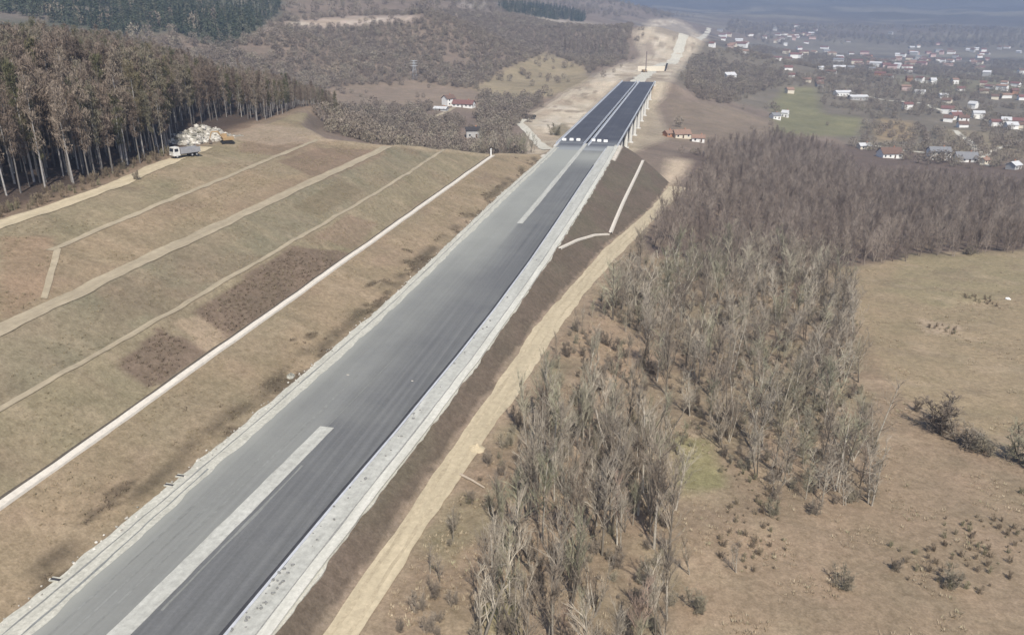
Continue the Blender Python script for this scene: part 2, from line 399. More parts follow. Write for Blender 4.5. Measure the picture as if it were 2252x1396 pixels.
# pale earthworks round the viaduct
poly([(1140,270),(1170,250),(1230,215),(1310,165),(1390,135),(1400,165),(1365,180),(1290,250),(1215,330),(1180,345),(1150,330),(1175,300),(1160,280)], CREAM, 1, behind)
poly([(1205,285),(1240,270),(1255,285),(1235,305),(1220,300)], OLIVE, 0.9, behind, 0.5)
poly([(1380,165),(1410,125),(1405,75),(1430,45),(1485,42),(1520,62),(1548,85),(1530,115),(1480,165),(1462,215),(1420,250),(1400,330),(1380,335),(1425,220),(1437,180)], CREAM, 1, behind)
poly([(1440,58),(1500,52),(1520,75),(1490,85),(1440,72)], [0.24,0.21,0.17], 0.8, behind, 0.7)
poly([(1410,95),(1440,90),(1440,125),(1415,120)], [0.22,0.185,0.15], 0.8, behind, 0.7)
poly([(1390,250),(1440,220),(1470,300),(1400,335),(1370,335)], [0.36,0.32,0.24], 0.7, behind)
mot = fbm(GX / 16 + 5, GY / 26, 4)
cr_m = (C.mean(2) > 0.30) & behind
lay(cr_m * sstep(0.05, 0.35, mot), [0.30,0.25,0.185], 0.75); lay(cr_m * sstep(0.1, 0.4, -mot), [0.50,0.465,0.39], 0.6)
lay(cr_m * sstep(0.25, 0.5, fbm(GX / 9 + 55, GY / 14, 3)), [0.20,0.165,0.12], 0.7)
C *= (1 + 0.22 * behind * fbm(GX / 24 + 1, GY / 24, 4))[..., None]
# the wooded ground on the right
rt = (GX > xTO(GY) - 0.5) & (GY < 420)
lay(rt, LITTER)
lay(rt * sstep(-0.15, 0.35, fbm(GX / 22 + 7, GY / 22, 3)), [0.205,0.175,0.115], 0.6)
lay(rt * sstep(0.1, 0.5, fbm(GX / 9 + 70, GY / 9, 3)), [0.26,0.205,0.145], 0.6)
lay(rt * sstep(0.02, 0.4, fbm(GX / 4.2 + 11, GY / 4.2, 3)), [0.175,0.140,0.098], 0.5); lay(rt * sstep(0.15, 0.5, fbm(GX / 12 + 91, GY / 12, 3)), [0.19,0.178,0.108], 0.55)
poly([(1480,345),(1560,330),(1700,300),(1900,325),(2300,375),(2300,540),(2150,560),(1850,585),(1600,600),(1420,560),(1400,520),(1520,400)], WOODF, 1, behind)
poly([(1850,590),(2000,570),(2150,562),(2320,545),(2320,900),(2200,960),(2080,930),(1960,860),(1900,760),(1870,660)], MEADOW, 1, behind)
poly([(1940,640),(1990,560),(2260,550),(2260,640),(2080,680)], [0.225,0.20,0.115], 0.7, behind)
poly([(1900,700),(1950,830),(2060,960),(2200,1060),(2260,1100),(2260,1400),(1500,1400),(1480,1180),(1900,1120),(1930,900)], [0.232,0.180,0.121], 0.9, behind)
poly([(1470,960),(1560,960),(1600,1070),(1500,1100)], [0.205,0.205,0.09], 0.7, behind)
poly([(1080,1290),(1150,1270),(1160,1396),(1070,1400)], [0.205,0.205,0.09], 0.7, behind)
lay(rt * sstep(0.05, 0.45, fbm(GX / 6 + 41, GY / 4.0, 4)), [0.185,0.150,0.102], 0.42); lay(rt * sstep(0.12, 0.5, fbm(GX / 8 + 141, GY / 5.0, 4)), [0.32,0.262,0.178], 0.4)
poly([(2020,700),(2110,715),(2110,735),(2040,735)], [0.33,0.265,0.19], 0.8, behind, 0.4)
poly([(1240,760),(1340,690),(1420,800),(1340,860)], [0.27,0.205,0.14], 0.7, behind)
# cutting on the left: bands
cut = front & (GX < xGL(GY) + 0.3) & (GX > xL5(GY) - 5)
bands = [(xL5, xL4, OLIVE * 1.0), (xL4, xL3, TAN * 0.93), (xL3, xL2, GREY * 0.92), (xL2, xL1, OLIVE * 0.97), (xL1, xGL, TAN * 0.92)]
for fa, fb, col in bands: lay(cut & (GX > fa(GY)) & (GX <= fb(GY)), col)
C = np.where(cut[..., None], C * np.array([1.03, 1.04, 1.0]), C)
lay(cut * sstep(0.15, 0.5, fbm(GX / 9 + 5, GY / 2.4, 3)), [0.17,0.14,0.095], 0.35); lay(cut * sstep(0.2, 0.5, fbm(GX / 8 + 61, GY / 2.2, 3)), [0.32,0.265,0.18], 0.35)
pn = fbm(GX / 7 + 3, GY / 13, 3); pq = fbm(GX / 16 + 31, GY / 30, 3)
lay(cut * sstep(0.05, 0.45, pn), BROWN, 0.45); lay(cut * sstep(0.05, 0.5, pq), OLIVE, 0.6); lay(cut * sstep(0.1, 0.5, -pq), TAN * 1.08, 0.5)
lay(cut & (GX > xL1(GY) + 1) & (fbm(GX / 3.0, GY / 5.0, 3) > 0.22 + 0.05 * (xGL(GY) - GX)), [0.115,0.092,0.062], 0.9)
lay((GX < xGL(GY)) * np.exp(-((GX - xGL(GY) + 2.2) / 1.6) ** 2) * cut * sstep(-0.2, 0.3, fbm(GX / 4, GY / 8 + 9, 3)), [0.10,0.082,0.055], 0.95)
for q in ([(255,805),(350,718),(455,775),(330,858)], [(425,690),(550,600),(640,540),(770,555),(700,620),(500,745)]): poly(q, MULCH, 0.95, cut, 0.1)
poly([(690,520),(760,470),(830,490),(770,550)], [0.215,0.160,0.115], 0.7, cut, 0.4)
poly([(380,710),(430,690),(500,745),(455,775)], [0.28,0.225,0.155], 0.9, cut, 0.2)
poly([(612,355),(700,325),(825,330),(695,392)], BROWN, 0.95, cut, 0.12)
poly([(640,455),(740,400),(800,420),(700,475)], [0.165,0.14,0.09], 0.8, cut, 0.4)
poly([(540,300),(690,305),(640,345),(520,335)], BROWN, 0.8, cut, 0.5)
poly([(0,520),(120,520),(105,640),(0,705)], [0.235,0.175,0.115], 0.9, cut, 0.5)
poly([(690,345),(850,325),(840,345),(700,400)], BROWN * 1.05, 0.6, cut, 0.4)
poly([(470,300),(520,265),(680,285),(740,310),(600,320)], [0.29,0.235,0.175], 0.8, front, 0.5)
# crest of the cutting, dry and pale
ce = np.exp(-((GY - yend(GX) + 2) / 4.0) ** 2) * (GX > -128) * (GX < -62); lay(ce, [0.33,0.27,0.18], 0.55)
# forest floor
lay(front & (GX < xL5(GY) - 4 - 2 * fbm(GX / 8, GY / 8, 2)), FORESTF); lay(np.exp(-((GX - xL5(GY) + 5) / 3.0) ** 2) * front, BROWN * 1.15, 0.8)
# embankment on the right: dark topsoil
poly([(1478,346),(1525,352),(1505,385),(1440,432),(1425,430),(1455,395)], PALE, 0.85, None, 1.2)
tre = np.exp(-((GX - (xTI(GY) + xTO(GY)) / 2) / ((xTO(GY) - xTI(GY)) * 0.62)) ** 4) * front; lay(tre * (0.6 + 0.5 * fbm(GX / 2.0, GY / 2.0, 2)), [0.33,0.265,0.18], 0.8)
emb = front & (GX > xGR(GY)) & (GX < xTI(GY) - 0.3 + 0.6 * fbm(GX / 3, GY / 3, 2)); lay(emb, TOPS); lay(emb * sstep(-0.1, 0.4, fbm(GX / 5, GY / 16, 3)), [0.118,0.108,0.076], 0.6)
lay(front & (GY > 345) & (GX > -62) & (GX < -29), [0.50,0.48,0.43])
lay((GY > 335) & (GY < 420) & (GX > -64) & (GX < -29) & (~front), [0.46,0.43,0.36])
lum = C @ np.array([0.3, 0.55, 0.15]); C = (C * 0.85 + lum[..., None] * 0.15) * np.array([1.03, 0.98, 0.99])
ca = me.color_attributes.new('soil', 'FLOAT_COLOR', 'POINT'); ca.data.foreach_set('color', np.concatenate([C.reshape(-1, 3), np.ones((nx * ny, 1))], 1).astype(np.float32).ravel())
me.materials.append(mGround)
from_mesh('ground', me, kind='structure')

# ------------------------------------------------------------------ strips laid on the ground
def strip(name, fl, fr, y0, y1, mat, lift, step=1.2, nc=3, wig=0.0, wigs=4.0, flat=None, kind='structure', thick=0.0, dust=None):
    Y = np.arange(y0, y1 + step * 0.5, step); L = fl(Y) + 0 * Y; Rr = fr(Y) + 0 * Y
    if wig:
        L = L + fbm(Y / wigs, Y * 0 + 3.3 + lift * 50, 3) * wig; Rr = Rr + fbm(Y / wigs, Y * 0 + 8.8 + lift * 31, 3) * wig
    t = np.linspace(0, 1, nc); X = L[:, None] * (1 - t) + Rr[:, None] * t; YY = np.repeat(Y[:, None], nc, 1)
    Z = (flat + 0 * X) if flat is not None else hgt(X, YY)
    V = np.stack([X, YY, Z + lift], -1).reshape(-1, 3); n = len(Y); Fc = []
    for i in range(n - 1):
        for j in range(nc - 1): a = i * nc + j; Fc.append((a, a + 1, a + nc + 1, a + nc))
    if thick:
        b = len(V); V = np.concatenate([V, V - [0, 0, thick]])
        for i in range(n - 1):
            for j in (0, nc - 1):
                a = i * nc + j; q = (a, a + nc, b + a + nc, b + a); Fc.append(q if j == 0 else q[::-1])
    o = mesh_obj(name, V, Fc, mat, None, False, kind)
    if dust is not None:
        dv = dust(V[:, 0], V[:, 1]); A = o.data.attributes.new('dust', 'FLOAT', 'POINT'); A.data.foreach_set('value', dv.astype(np.float32))
    return o
def dustA(X, Y):
    t = X - axis_x(Y); n = fbm(X / 5, Y / 30, 3) * 0.06
    near = np.where(t < 0, 0.36, 0.0); mid = 0.02 + 0.30 * sstep(6.5, -6.0, t + n * 30); farv = np.where(t < 0, 0.58, 0.08)
    a = sstep(97, 104, Y); b = sstep(185, 250, Y)
    d = near * (1 - a) + (mid * (1 - b) + farv * b) * a
    d = d + 0.35 * np.exp(-((X - xAL(Y)) / 2.0) ** 2) + 0.16 * np.exp(-((Y - 205) / 22) ** 2) * sstep(6, -2, t) + 0.6 * np.exp(-((Y - 350) / 17) ** 2) + n
    return np.clip(d, 0, 1)
# base course, then the two carriageways, edge strips and median
strip('road_bed', lambda Y: xGL(Y) + 0.2, lambda Y: xGR(Y) + 0.1, -80, 387, mGravelV, 0.0, 0.6, 4, 0.6, 3.2, flat=0.02, thick=0.35)
strip('left_carriageway', xAL, lambda Y: axis_x(Y) + 0.1, -80, 366, mAspR, 0.0, 1.2, 14, flat=0.10, thick=0.07, dust=dustA)
strip('right_carriageway', lambda Y: axis_x(Y) + 0.1, xAR, -80, 366, mAspR, 0.0, 1.2, 14, flat=0.105, thick=0.07, dust=dustA)
strip('road_apron', lambda Y: axis_x(Y) - 12.8, lambda Y: axis_x(Y) + 14.0, 366, 385.5, mDeck, 0.0, 1.2, 8, flat=0.11, thick=0.07,
      dust=lambda X, Y: np.clip(1.0 - (Y - 366) / 20, 0.15, 1))
strip('verge_gravel_left', lambda Y: xGL(Y) + 0.1, lambda Y: xAL(Y) + 0.7, -80, 372, mGravelV, 0.0, 0.6, 4, 0.55, 3.6, flat=0.115)
strip('verge_gravel_right', lambda Y: xAR(Y) + 0.75, lambda Y: xGR(Y) - 1.3, -80, 380, mGravel, 0.0, 1.2, 3, 0.12, 4, flat=0.30, thick=0.25)
strip('verge_gravel_right_edge', lambda Y: xGR(Y) - 1.5, lambda Y: xGR(Y) - 0.05, -80, 380, mGravelB, 0.0, 0.7, 3, 0.16, 5.0, flat=0.34, thick=0.4)
def mw(Y): return 1.15 + 0 * Y
strip('median_gravel', lambda Y: axis_x(Y) - mw(Y), lambda Y: axis_x(Y) + mw(Y), -80, 99, mGravel, 0.0, 1.0, 3, 0.12, 3, flat=0.16, thick=0.08)
strip('median_gravel', lambda Y: axis_x(Y) - 0.9, lambda Y: axis_x(Y) + 0.9, 228, 386, mGravel, 0.0, 1.0, 3, 0.12, 3, flat=0.16, thick=0.08)
strip('seam_line', lambda Y: axis_x(Y) - 0.08, lambda Y: axis_x(Y) + 0.05, 99, 128, mStreak, 0.0, 1.0, 2, 0.1, 4, flat=0.125)
for k, (off, y0, y1) in enumerate([(-3.4, 40, 118), (-5.0, 40, 90), (-6.9, 40, 80), (1.9, 58, 88)]):
    strip('dust_streak', lambda Y: axis_x(Y) + off - 0.18, lambda Y: axis_x(Y) + off + 0.16, y0, y1, mStreak, 0.0, 1.0, 2, 0.22, 5, flat=0.122)
# dirt roads and bench paths
strip('dirt_track', lambda Y: xTI(Y) + 0.5, lambda Y: xTO(Y) - 0.5, -60, 352, mDirt, 0.10, 0.7, 6, 0.5, 5.5)
mRut = gravelly('packed_rut', (0.405,0.338,0.238), 1.4, 0.3, (0.8, 0.1, 0.8))
for f in (0.30, 0.66): strip('wheel_rut', lambda Y: xTI(Y) * (1 - f) + xTO(Y) * f - 0.28, lambda Y: xTI(Y) * (1 - f) + xTO(Y) * f + 0.28, -60, 340, mRut, 0.106, 0.8, 3, 0.35, 3.0)
strip('haul_road', lambda Y: xL5(Y) - 2.4, lambda Y: xL5(Y) + 2.0, -60, 214, mDirt, 0.10, 1.2, 6, 0.4, 6)
strip('bench_path', lambda Y: xL3(Y) - 1.7, lambda Y: xL3(Y) + 1.7, -60, 268, mPath, 0.10, 1.2, 5, 0.5, 5)
strip('bench_path', lambda Y: xL2(Y) - 0.7, lambda Y: xL2(Y) + 0.6, -60, 296, mPath, 0.08, 1.2, 3, 0.25, 4)
strip('bench_path', lambda Y: xL4(Y) - 0.8, lambda Y: xL4(Y) + 0.8, 118, 254, mPath, 0.08, 1.2, 3, 0.35, 5)
def ribbon(name, pts, width, mat, lift=0.1, step=1.5, kind='structure', wig=0.0, sink=None):
    """a strip of given width following points on the land"""
    P = []
    for (x0, y0), (x1, y1) in zip(pts[:-1], pts[1:]):
        n = max(1, int(math.hypot(x1 - x0, y1 - y0) / step))
        P += [(x0 + (x1 - x0) * i / n, y0 + (y1 - y0) * i / n) for i in range(n)]
    P.append(pts[-1]); P = np.array(P)
    for _ in range(3):
        Q = P.copy(); Q[1:-1] = (P[:-2] + 2 * P[1:-1] + P[2:]) / 4; P = Q
    T = np.gradient(P, axis=0); T /= np.linalg.norm(T, axis=1)[:, None] + 1e-9; N = np.stack([T[:, 1], -T[:, 0]], 1)
    w = np.full(len(P), width / 2.0)
    if wig: w = w * (1 + fbm(np.arange(len(P)) / 3.0, np.arange(len(P)) * 0 + width, 2) * wig)
    prof = [(-1, 0), (-0.5, 0), (0, 0), (0.5, 0), (1, 0)] if sink is None else [(-1.25, -0.5), (-1, 0.0), (-0.75, 0.0), (-0.35, -sink), (0.35, -sink), (0.75, 0.0), (1, 0.0), (1.25, -0.5)]
    V = []; k = len(prof)
    for u, dz in prof:
        q = P + N * (w * u)[:, None]; V.append(np.stack([q[:, 0], q[:, 1], hgt(q[:, 0], q[:, 1]) * (1 if sink is None else 0) + lift + dz], 1))
    V = np.stack(V, 1)
    if sink is not None: V[:, :, 2] += np.maximum(hgt(P[:, 0] - N[:, 0] * w, P[:, 1] - N[:, 1] * w), hgt(P[:, 0] + N[:, 0] * w, P[:, 1] + N[:, 1] * w))[:, None]
    n = len(P); Fc = [(i * k + j, i * k + j + 1, (i + 1) * k + j + 1, (i + 1) * k + j) for i in range(n - 1) for j in range(k - 1)]
    return mesh_obj(name, V.reshape(-1, 3), Fc, mat, None, False, kind)
def px_line(pts): return [pick(*p)[:2] for p in pts]
# the short path that drops from the upper bench to the middle one
ribbon('bench_path', px_line([(128,548),(118,590),(104,640),(98,662)]), 0.9, mPath, 0.1, wig=0.3)
# farm lanes across the valley
for pts, w in [([(1885,318),(1930,322),(1990,332),(2030,337)], 5), ([(2100,288),(2130,310),(2160,345),(2165,365)], 6), ([(2160,345),(2200,325),(2250,305)], 4),
               ([(1870,205),(1950,222),(2030,228),(2080,248),(2130,258),(2200,272),(2255,290)], 6), ([(930,268),(970,252),(1000,237)], 3.5),
               ([(1400,190),(1440,150),(1490,120),(1540,85),(1560,62)], 14), ([(1160,262),(1140,270),(1170,300),(1205,330)], 6), ([(2080,170),(2160,160),(2250,160)], 6)]:
    ribbon('valley_lane', px_line(pts), w, mGravelY if w > 3.6 else mPath, 0.25, 4.0, wig=0.3)

# ------------------------------------------------------------------ concrete drains
d = ribbon('drainage_channel', [(-77.1, y) for y in np.arange(-60, 319, 6.0)], 1.25, mConcrete, 0.22, 3.0, None, sink=0.22)
tag(d, 'long straight pale concrete drain along the lowest bench of the left cutting', 'drain')
strip('channel_shadow_gap', lambda Y: xL1(Y) - 1.15, lambda Y: xL1(Y) - 0.75, -60, 318, plain('channel_edge_shade', (0.095,0.08,0.064), 0.3), 0.14, 1.5, 2, 0.12, 4).name = 'channel_shade_strip'  # dark strip painting the recess shade along the drain's uphill edge
p = [pick(*q)[:2] for q in [(1414,354),(1397,391),(1369,450),(1342,514)]]
tag(ribbon('drainage_channel', p, 1.05, mConcrete, 0.14, 1.2, None, sink=0.2), 'pale concrete drain running down the dark embankment near the viaduct', 'drain')
p = [pick(*q)[:2] for q in [(1338,516),(1308,518),(1270,531),(1230,548)]]
tag(ribbon('drainage_channel', p, 0.75, mConcrete, 0.12, 1.0, None, sink=0.15), 'thin concrete drain crossing the embankment to the motorway edge', 'drain')
strip('gutter', lambda Y: xAR(Y) - 0.22, lambda Y: xAR(Y) + 0.40, -80, 330, mDark, 0.0, 1.2, 2, 0.08, 6, flat=0.112)
strip('kerb_edge', lambda Y: xAR(Y) + 0.40, lambda Y: xAR(Y) + 0.75, -80, 372, mConcG, 0.0, 1.2, 2, flat=0.36, thick=0.32)
strip('gutter', lambda Y: xAL(Y) - 0.28, lambda Y: xAL(Y) - 0.05, -80, 84, plain('grey_joint', (0.19,0.195,0.19), 0.2), 0.0, 1.2, 2, 0.2, 3, flat=0.119)
strip('gutter', lambda Y: xGL(Y) + 1.5, lambda Y: xGL(Y) + 1.72, -80, 372, plain('grey_joint_left', (0.20,0.20,0.19), 0.2), 0.0, 1.2, 2, 0.15, 3, flat=0.121)

# ------------------------------------------------------------------ viaduct
via = tag(empty('viaduct', (-46.5, 386, 0)), 'long two-deck motorway viaduct with dark asphalt and rows of concrete piers', 'viaduct')
Y0, Y1 = 0.0, 371.0
mPier = plain('pier_concrete', (0.62,0.605,0.575), 0.12, 0.4)
mUnder = plain('shaded_girder_concrete', (0.13,0.13,0.14), 0.12, 0.4)  # concrete darkened to paint in the shade under the deck
mRail = plain('galvanised_parapet', (0.52,0.54,0.58), 0.1, 1.0, 0.5, 0.4)
SPANS = 10; SP = (Y1 - Y0) / SPANS
for side, (xa, xb) in (('L', (-14.6, -0.95)), ('R', (0.95, 15.3))):
    MB().prism([(xa, -0.05), (xa, -0.5), (xa + 1.2, -0.75), (xb - 1.2, -0.75), (xb, -0.5), (xb, -0.05)], Y0, Y1).build('deck_slab', mUnder, via)
    o = None
    V = []; Fc = []; xs = np.linspace(xa + 0.7, xb - 0.7, 6); ys = np.arange(Y0 - 0.4, Y1 + 0.1, 6)
    for y in ys:
        for x in xs: V.append((x, y, 0.06))
    for i in range(len(ys) - 1):
        for j in range(5): a = i * 6 + j; Fc.append((a, a + 1, a + 7, a + 6))
    o = mesh_obj('roadway', V, Fc, mDeck, via)
    dv = np.array([max(0.0, 0.45 * math.exp(-max(v[1], 0) / 7.0)) for v in V]); A = o.data.attributes.new('dust', 'FLOAT', 'POINT'); A.data.foreach_set('value', dv.astype(np.float32))
    for x in np.linspace(xa + 2.2, xb - 2.2, 4):
        MB().prism([(x - 0.45, -0.75), (x - 0.3, -2.2), (x + 0.3, -2.2), (x + 0.45, -0.75)], Y0 + 0.4, Y1 - 0.4).build('girder', mUnder, via)
    for x, inner in ((xa, 0), (xb, 1)):
        s = 1 if x == xa else -1
        MB().prism([(x, -0.1), (x, 0.35), (x + s * 0.55, 0.35), (x + s * 0.65, 0.0), (x + s * 0.65, -0.1)][::s], Y0 - 6, Y1 + 3).build('parapet_kerb', mRail, via)
        rb = MB().box(x + s * 0.18 - 0.10, x + s * 0.18 + 0.10, Y0 - 6, Y1 + 3, 1.02, 1.16).box(x + s * 0.18 - 0.06, x + s * 0.18 + 0.06, Y0 - 6, Y1 + 3, 0.60, 0.74)
        for y in np.arange(Y0 - 5, Y1 + 3, 4.0): rb.box(x + s * 0.18 - 0.05, x + s * 0.18 + 0.05, y, y + 0.12, 0.35, 1.02)
        rb.build('guard_rail', mRail, via)
    for k in range(1, SPANS):
        y = k * SP; cx = (xa + xb) / 2
        MB().prism_x([(y - 1.0, -2.2), (y - 1.0, -3.1), (y - 0.7, -3.6), (y + 0.7, -3.6), (y + 1.0, -3.1), (y + 1.0, -2.2)][::-1], xa + 1.2, xb - 1.2).build('pier_cap', mPier, via)
        for dx in (-5.0, 5.0):
            gz = ztop(-46.5 + cx + dx, 386 + y) - 1.2
            MB().tube([(cx + dx, y, gz), (cx + dx, y, -3.6)], [1.15, 1.15], 12).build('column', mPier, via, True)
            MB().box(cx + dx - 1.9, cx + dx + 1.9, y - 1.9, y + 1.9, gz, gz + 1.5).build('footing', mPier, via)
for y, s in ((Y0 - 0.9, 1), (Y1 + 0.1, -1)):
    MB().box(-14.2, 15.0, y, y + 0.9, -6, -0.8).build('abutment', mPier, via)
    MB().box(-15.2, -14.2, y - 7 * (s > 0), y + 0.9 + 7 * (s < 0), -5, -0.12).build('wing_wall', mPier, via)
    MB().box(15.0, 16.0, y - 7 * (s > 0), y + 0.9 + 7 * (s < 0), -5, -0.12).build('wing_wall', mPier, via)
# white blocks closing the deck
blk = MB().prism_x([(-0.42, 0), (0.42, 0), (0.36, 0.25), (0.2, 0.45), (0.16, 0.95), (-0.16, 0.95), (-0.2, 0.45), (-0.36, 0.25)], -1.0, 1.0).mesh('barrier_block', mWhite)
names = ['leftmost of the row, nearest the left parapet', 'second of three on the left deck', 'third on the left deck, beside the median rail',
         'first on the right deck, beside the median rail', 'middle one on the right deck', 'rightmost of the row, nearest the right parapet']
for (px, py), lb in zip([(1241,309),(1257,309),(1272,309.5),(1305,310.5),(1318,311.5),(1332,312.5)], names):
    x, y = unp(px, py, 0.06); o = from_mesh('barrier_block', blk); o.location = (x, y, 0.065); o.rotation_euler[2] = random.uniform(-0.05, 0.05)
    o.scale = (0.95, 1.3, 1.15)
    tag(o, 'white concrete block across the viaduct entrance, ' + lb, 'barrier', 'white blocks closing the viaduct')

# ------------------------------------------------------------------ trees
def unit(v): return v / (np.linalg.norm(v) + 1e-9)
def twigs(mb, p, d, L, r, lev, rg, spread, up):
    """a branch and everything that grows from it"""
    n = 3 if lev < 2 else 2; pts = [tuple(p)]; rad = [r]; q = np.array(p); dd = np.array(d)
    for i in range(n):
        dd = unit(dd + rg.normal(0, 0.13, 3) + np.array([0, 0, up])); q = q + dd * L / n; pts.append(tuple(q)); rad.append(max(0.008, r * (1 - 0.8 * (i + 1) / n)))
    mb.tube(pts, rad, 3)
    if lev >= 3: return
    m = (5, 5, 3)[lev]
    for j in range(m):
        t = rg.uniform(0.25, 1.0); k = min(int(t * n), n - 1); f = t * n - k
        b = np.array(pts[k]) * (1 - f) + np.array(pts[k + 1]) * f
        nd = unit(dd + rg.normal(0, spread, 3) + np.array([0, 0, 0.15]))
        twigs(mb, b, nd, L * rg.uniform(0.42, 0.70), max(0.011, r * 0.48), lev + 1, rg, spread, up)
def bare_tree(seed, H, stems, spread, limbs, clear, mT, mC):
    rg = np.random.default_rng(seed); tr = MB(); cr = MB()
    for s in range(stems):
        lean = rg.normal(0, 0.05 if stems == 1 else 0.16, 2); h = H * (1 if s == 0 else rg.uniform(0.7, 0.95)); base = np.array([rg.normal(0, 0.3 * (stems > 1)), rg.normal(0, 0.3 * (stems > 1)), -0.4])
        pts = []; rad = []; r0 = 0.011 * h + 0.03
        for i in range(6):
            t = i / 5.0; pts.append((base[0] + lean[0] * h * t + rg.normal(0, 0.06) * t, base[1] + lean[1] * h * t + rg.normal(0, 0.06) * t, -0.4 + (h * 0.93 + 0.4) * t)); rad.append(max(0.03, r0 * (1 - 0.82 * t)))
        tr.tube(pts, rad, 5)
        for j in range(limbs // stems):
            t = rg.uniform(clear, 0.98); k = min(int(t * 5), 4); f = t * 5 - k
            b = np.array(pts[k]) * (1 - f) + np.array(pts[k + 1]) * f; a = rg.uniform(0, 6.283)
            tilt = rg.uniform(0.35, 0.8) * spread
            dd = unit(np.array([math.cos(a) * tilt, math.sin(a) * tilt, 1.0]))
            twigs(cr, b, dd, h * rg.uniform(0.16, 0.30) * (1.15 - 0.5 * t), r0 * 0.42, 1, rg, 0.33 * spread, 0.05)
    return tr.mesh('trunk', mT, True), cr.mesh('crown', mC)
mBarkG = by_random('bare_tree_bark', [(0.0, (0.10,0.085,0.07)), (0.45, (0.21,0.183,0.15)), (0.8, (0.38,0.342,0.288)), (1.0, (0.50,0.455,0.39))])
mTwig = by_random('bare_tree_twigs', [(0.0, (0.185,0.15,0.12)), (0.3, (0.295,0.253,0.205)), (0.6, (0.395,0.348,0.287)), (0.8, (0.315,0.297,0.218)), (0.92, (0.25,0.24,0.168)), (1.0, (0.29,0.215,0.175))])
mTwigW = by_random('wood_twigs', [(0.0, (0.18,0.144,0.122)), (0.5, (0.235,0.193,0.165)), (1.0, (0.30,0.252,0.216))])
mBarkP = by_random('pale_forest_bark', [(0.0, (0.12,0.108,0.10)), (0.55, (0.22,0.205,0.195)), (1.0, (0.37,0.35,0.34))])
SLIM = [bare_tree(100 + i, 10.0, 1 + (i % 4 == 3), 0.7, 24, 0.24, mBarkG, mTwig) for i in range(8)]
BROAD = [bare_tree(200 + i, 9.8, 1 + i % 3, 1.2, 30, 0.16, mBarkG, mTwig) for i in range(8)]
mTwigD = by_random('bush_twigs', [(0.0, (0.16,0.13,0.105)), (0.5, (0.23,0.195,0.155)), (1.0, (0.20,0.185,0.13))])
SHRUB = [bare_tree(300 + i, 3.0, 6, 1.5, 110, 0.06, mTwigD, mTwigD) for i in range(4)]
def place_tree(name, kit, x, y, z, s, rz, label, cat, group, sxy=1.0):
    t = tag(empty(name, (x, y, z), rz, (s * sxy, s * sxy, s)), label, cat, group)
    a = from_mesh('trunk', kit[0], t); c = from_mesh('crown', kit[1], t); return t
def sites(poly_px, xr, yr, step, jitter=0.45, cond=None, seed=1):
    rg = np.random.default_rng(seed)
    X, Y = np.meshgrid(np.arange(*xr, step), np.arange(*yr, step)); X = X + rg.uniform(-jitter, jitter, X.shape) * step; Y = Y + rg.uniform(-jitter, jitter, Y.shape) * step
    X = X.ravel(); Y = Y.ravel(); Z = hgt(X, Y); u, v = proj(X, Y, Z); m = (Y > 20)
    if poly_px is not None: m &= inpoly(u, v, poly_px)
    if cond is not None: m &= cond(X, Y, Z, u, v, rg)
    return X[m], Y[m], Z[m], u[m], v[m]
off_track = lambda X, Y, Z, u, v, rg: (X > xTO(Y) + 1.5)
def thin(p):
    return lambda X, Y, Z, u, v, rg: (X > xTO(Y) + 1.5) & (rg.random(X.shape) < p) & (fbm(X / 11 + 3, Y / 11, 2) > -0.35)
right_trees = []
BELT = [(1380,570),(1520,590),(1800,590),(1872,680),(1885,800),(1945,1000),(1935,1125),(1700,1115),(1610,1050),(1570,960),(1490,900),(1430,830),(1340,720)]
THICK = [(1060,1010),(1250,900),(1470,975),(1490,1150),(1470,1500),(1020,1500),(1090,1200)]
SPARSE = [(950,1150),(1110,900),(1350,610),(1420,580),(1450,850),(1500,960),(1480,1000),(1250,890),(1050,1020),(1000,1400),(860,1400)]
EDGE = [(1160,900),(1330,750),(1430,830),(1490,950),(1300,930)]
def belt(u, v):
    zn = 'at the near foot of the tree belt left of the meadow' if v > 950 else 'on the meadow side of the long tree belt' if u > 1720 else 'on the track side of the long tree belt' if u < 1560 else 'in the middle of the long tree belt left of the meadow'
    return 'bare grey tree ' + zn, 'bare trees ' + zn
def thick(u, v):
    zn = 'at the far edge of the foreground thicket' if v < 1080 else 'on the left side of the foreground thicket below the dirt track' if u < 1230 else 'on the right side of the foreground thicket'
    return 'slim upright bare tree ' + zn, 'slim trees ' + zn
for x, y, z, u, v in zip(*sites(BELT, (-20, 160), (80, 260), 3.95, cond=thin(0.9), seed=3)):
    right_trees.append(('BROAD', x, y, z, random.choice([0.55, 0.75, 0.9, 1.0, 1.15, 1.35]) * random.uniform(0.9, 1.1), *belt(u, v)))
for x, y, z, u, v in zip(*sites(THICK, (-40, 60), (40, 120), 2.85, cond=thin(0.95), seed=4)):
    right_trees.append(('SLIM', x, y, z, random.choice([0.5, 0.7, 0.85, 1.0, 1.2, 1.4]) * random.uniform(0.9, 1.1), *thick(u, v)))
for x, y, z, u, v in zip(*sites(EDGE, (-30, 60), (90, 200), 4.5, cond=thin(0.6), seed=5)):
    right_trees.append(('SLIM', x, y, z, random.uniform(0.45, 0.85), 'small bare tree on the brown bank beside the dirt track bend', 'small bare trees on the bank'))
for x, y, z, u, v in zip(*sites(SPARSE, (-40, 60), (45, 230), 4.2, cond=thin(0.45), seed=6)):
    right_trees.append(('SLIM', x, y, z, random.uniform(0.25, 0.62), 'small sapling scattered on the brown bank right of the dirt track', 'saplings on the bank by the track'))
right_trees.sort(key=lambda t: math.hypot(t[1], t[2]))
rest_right = right_trees[300:]
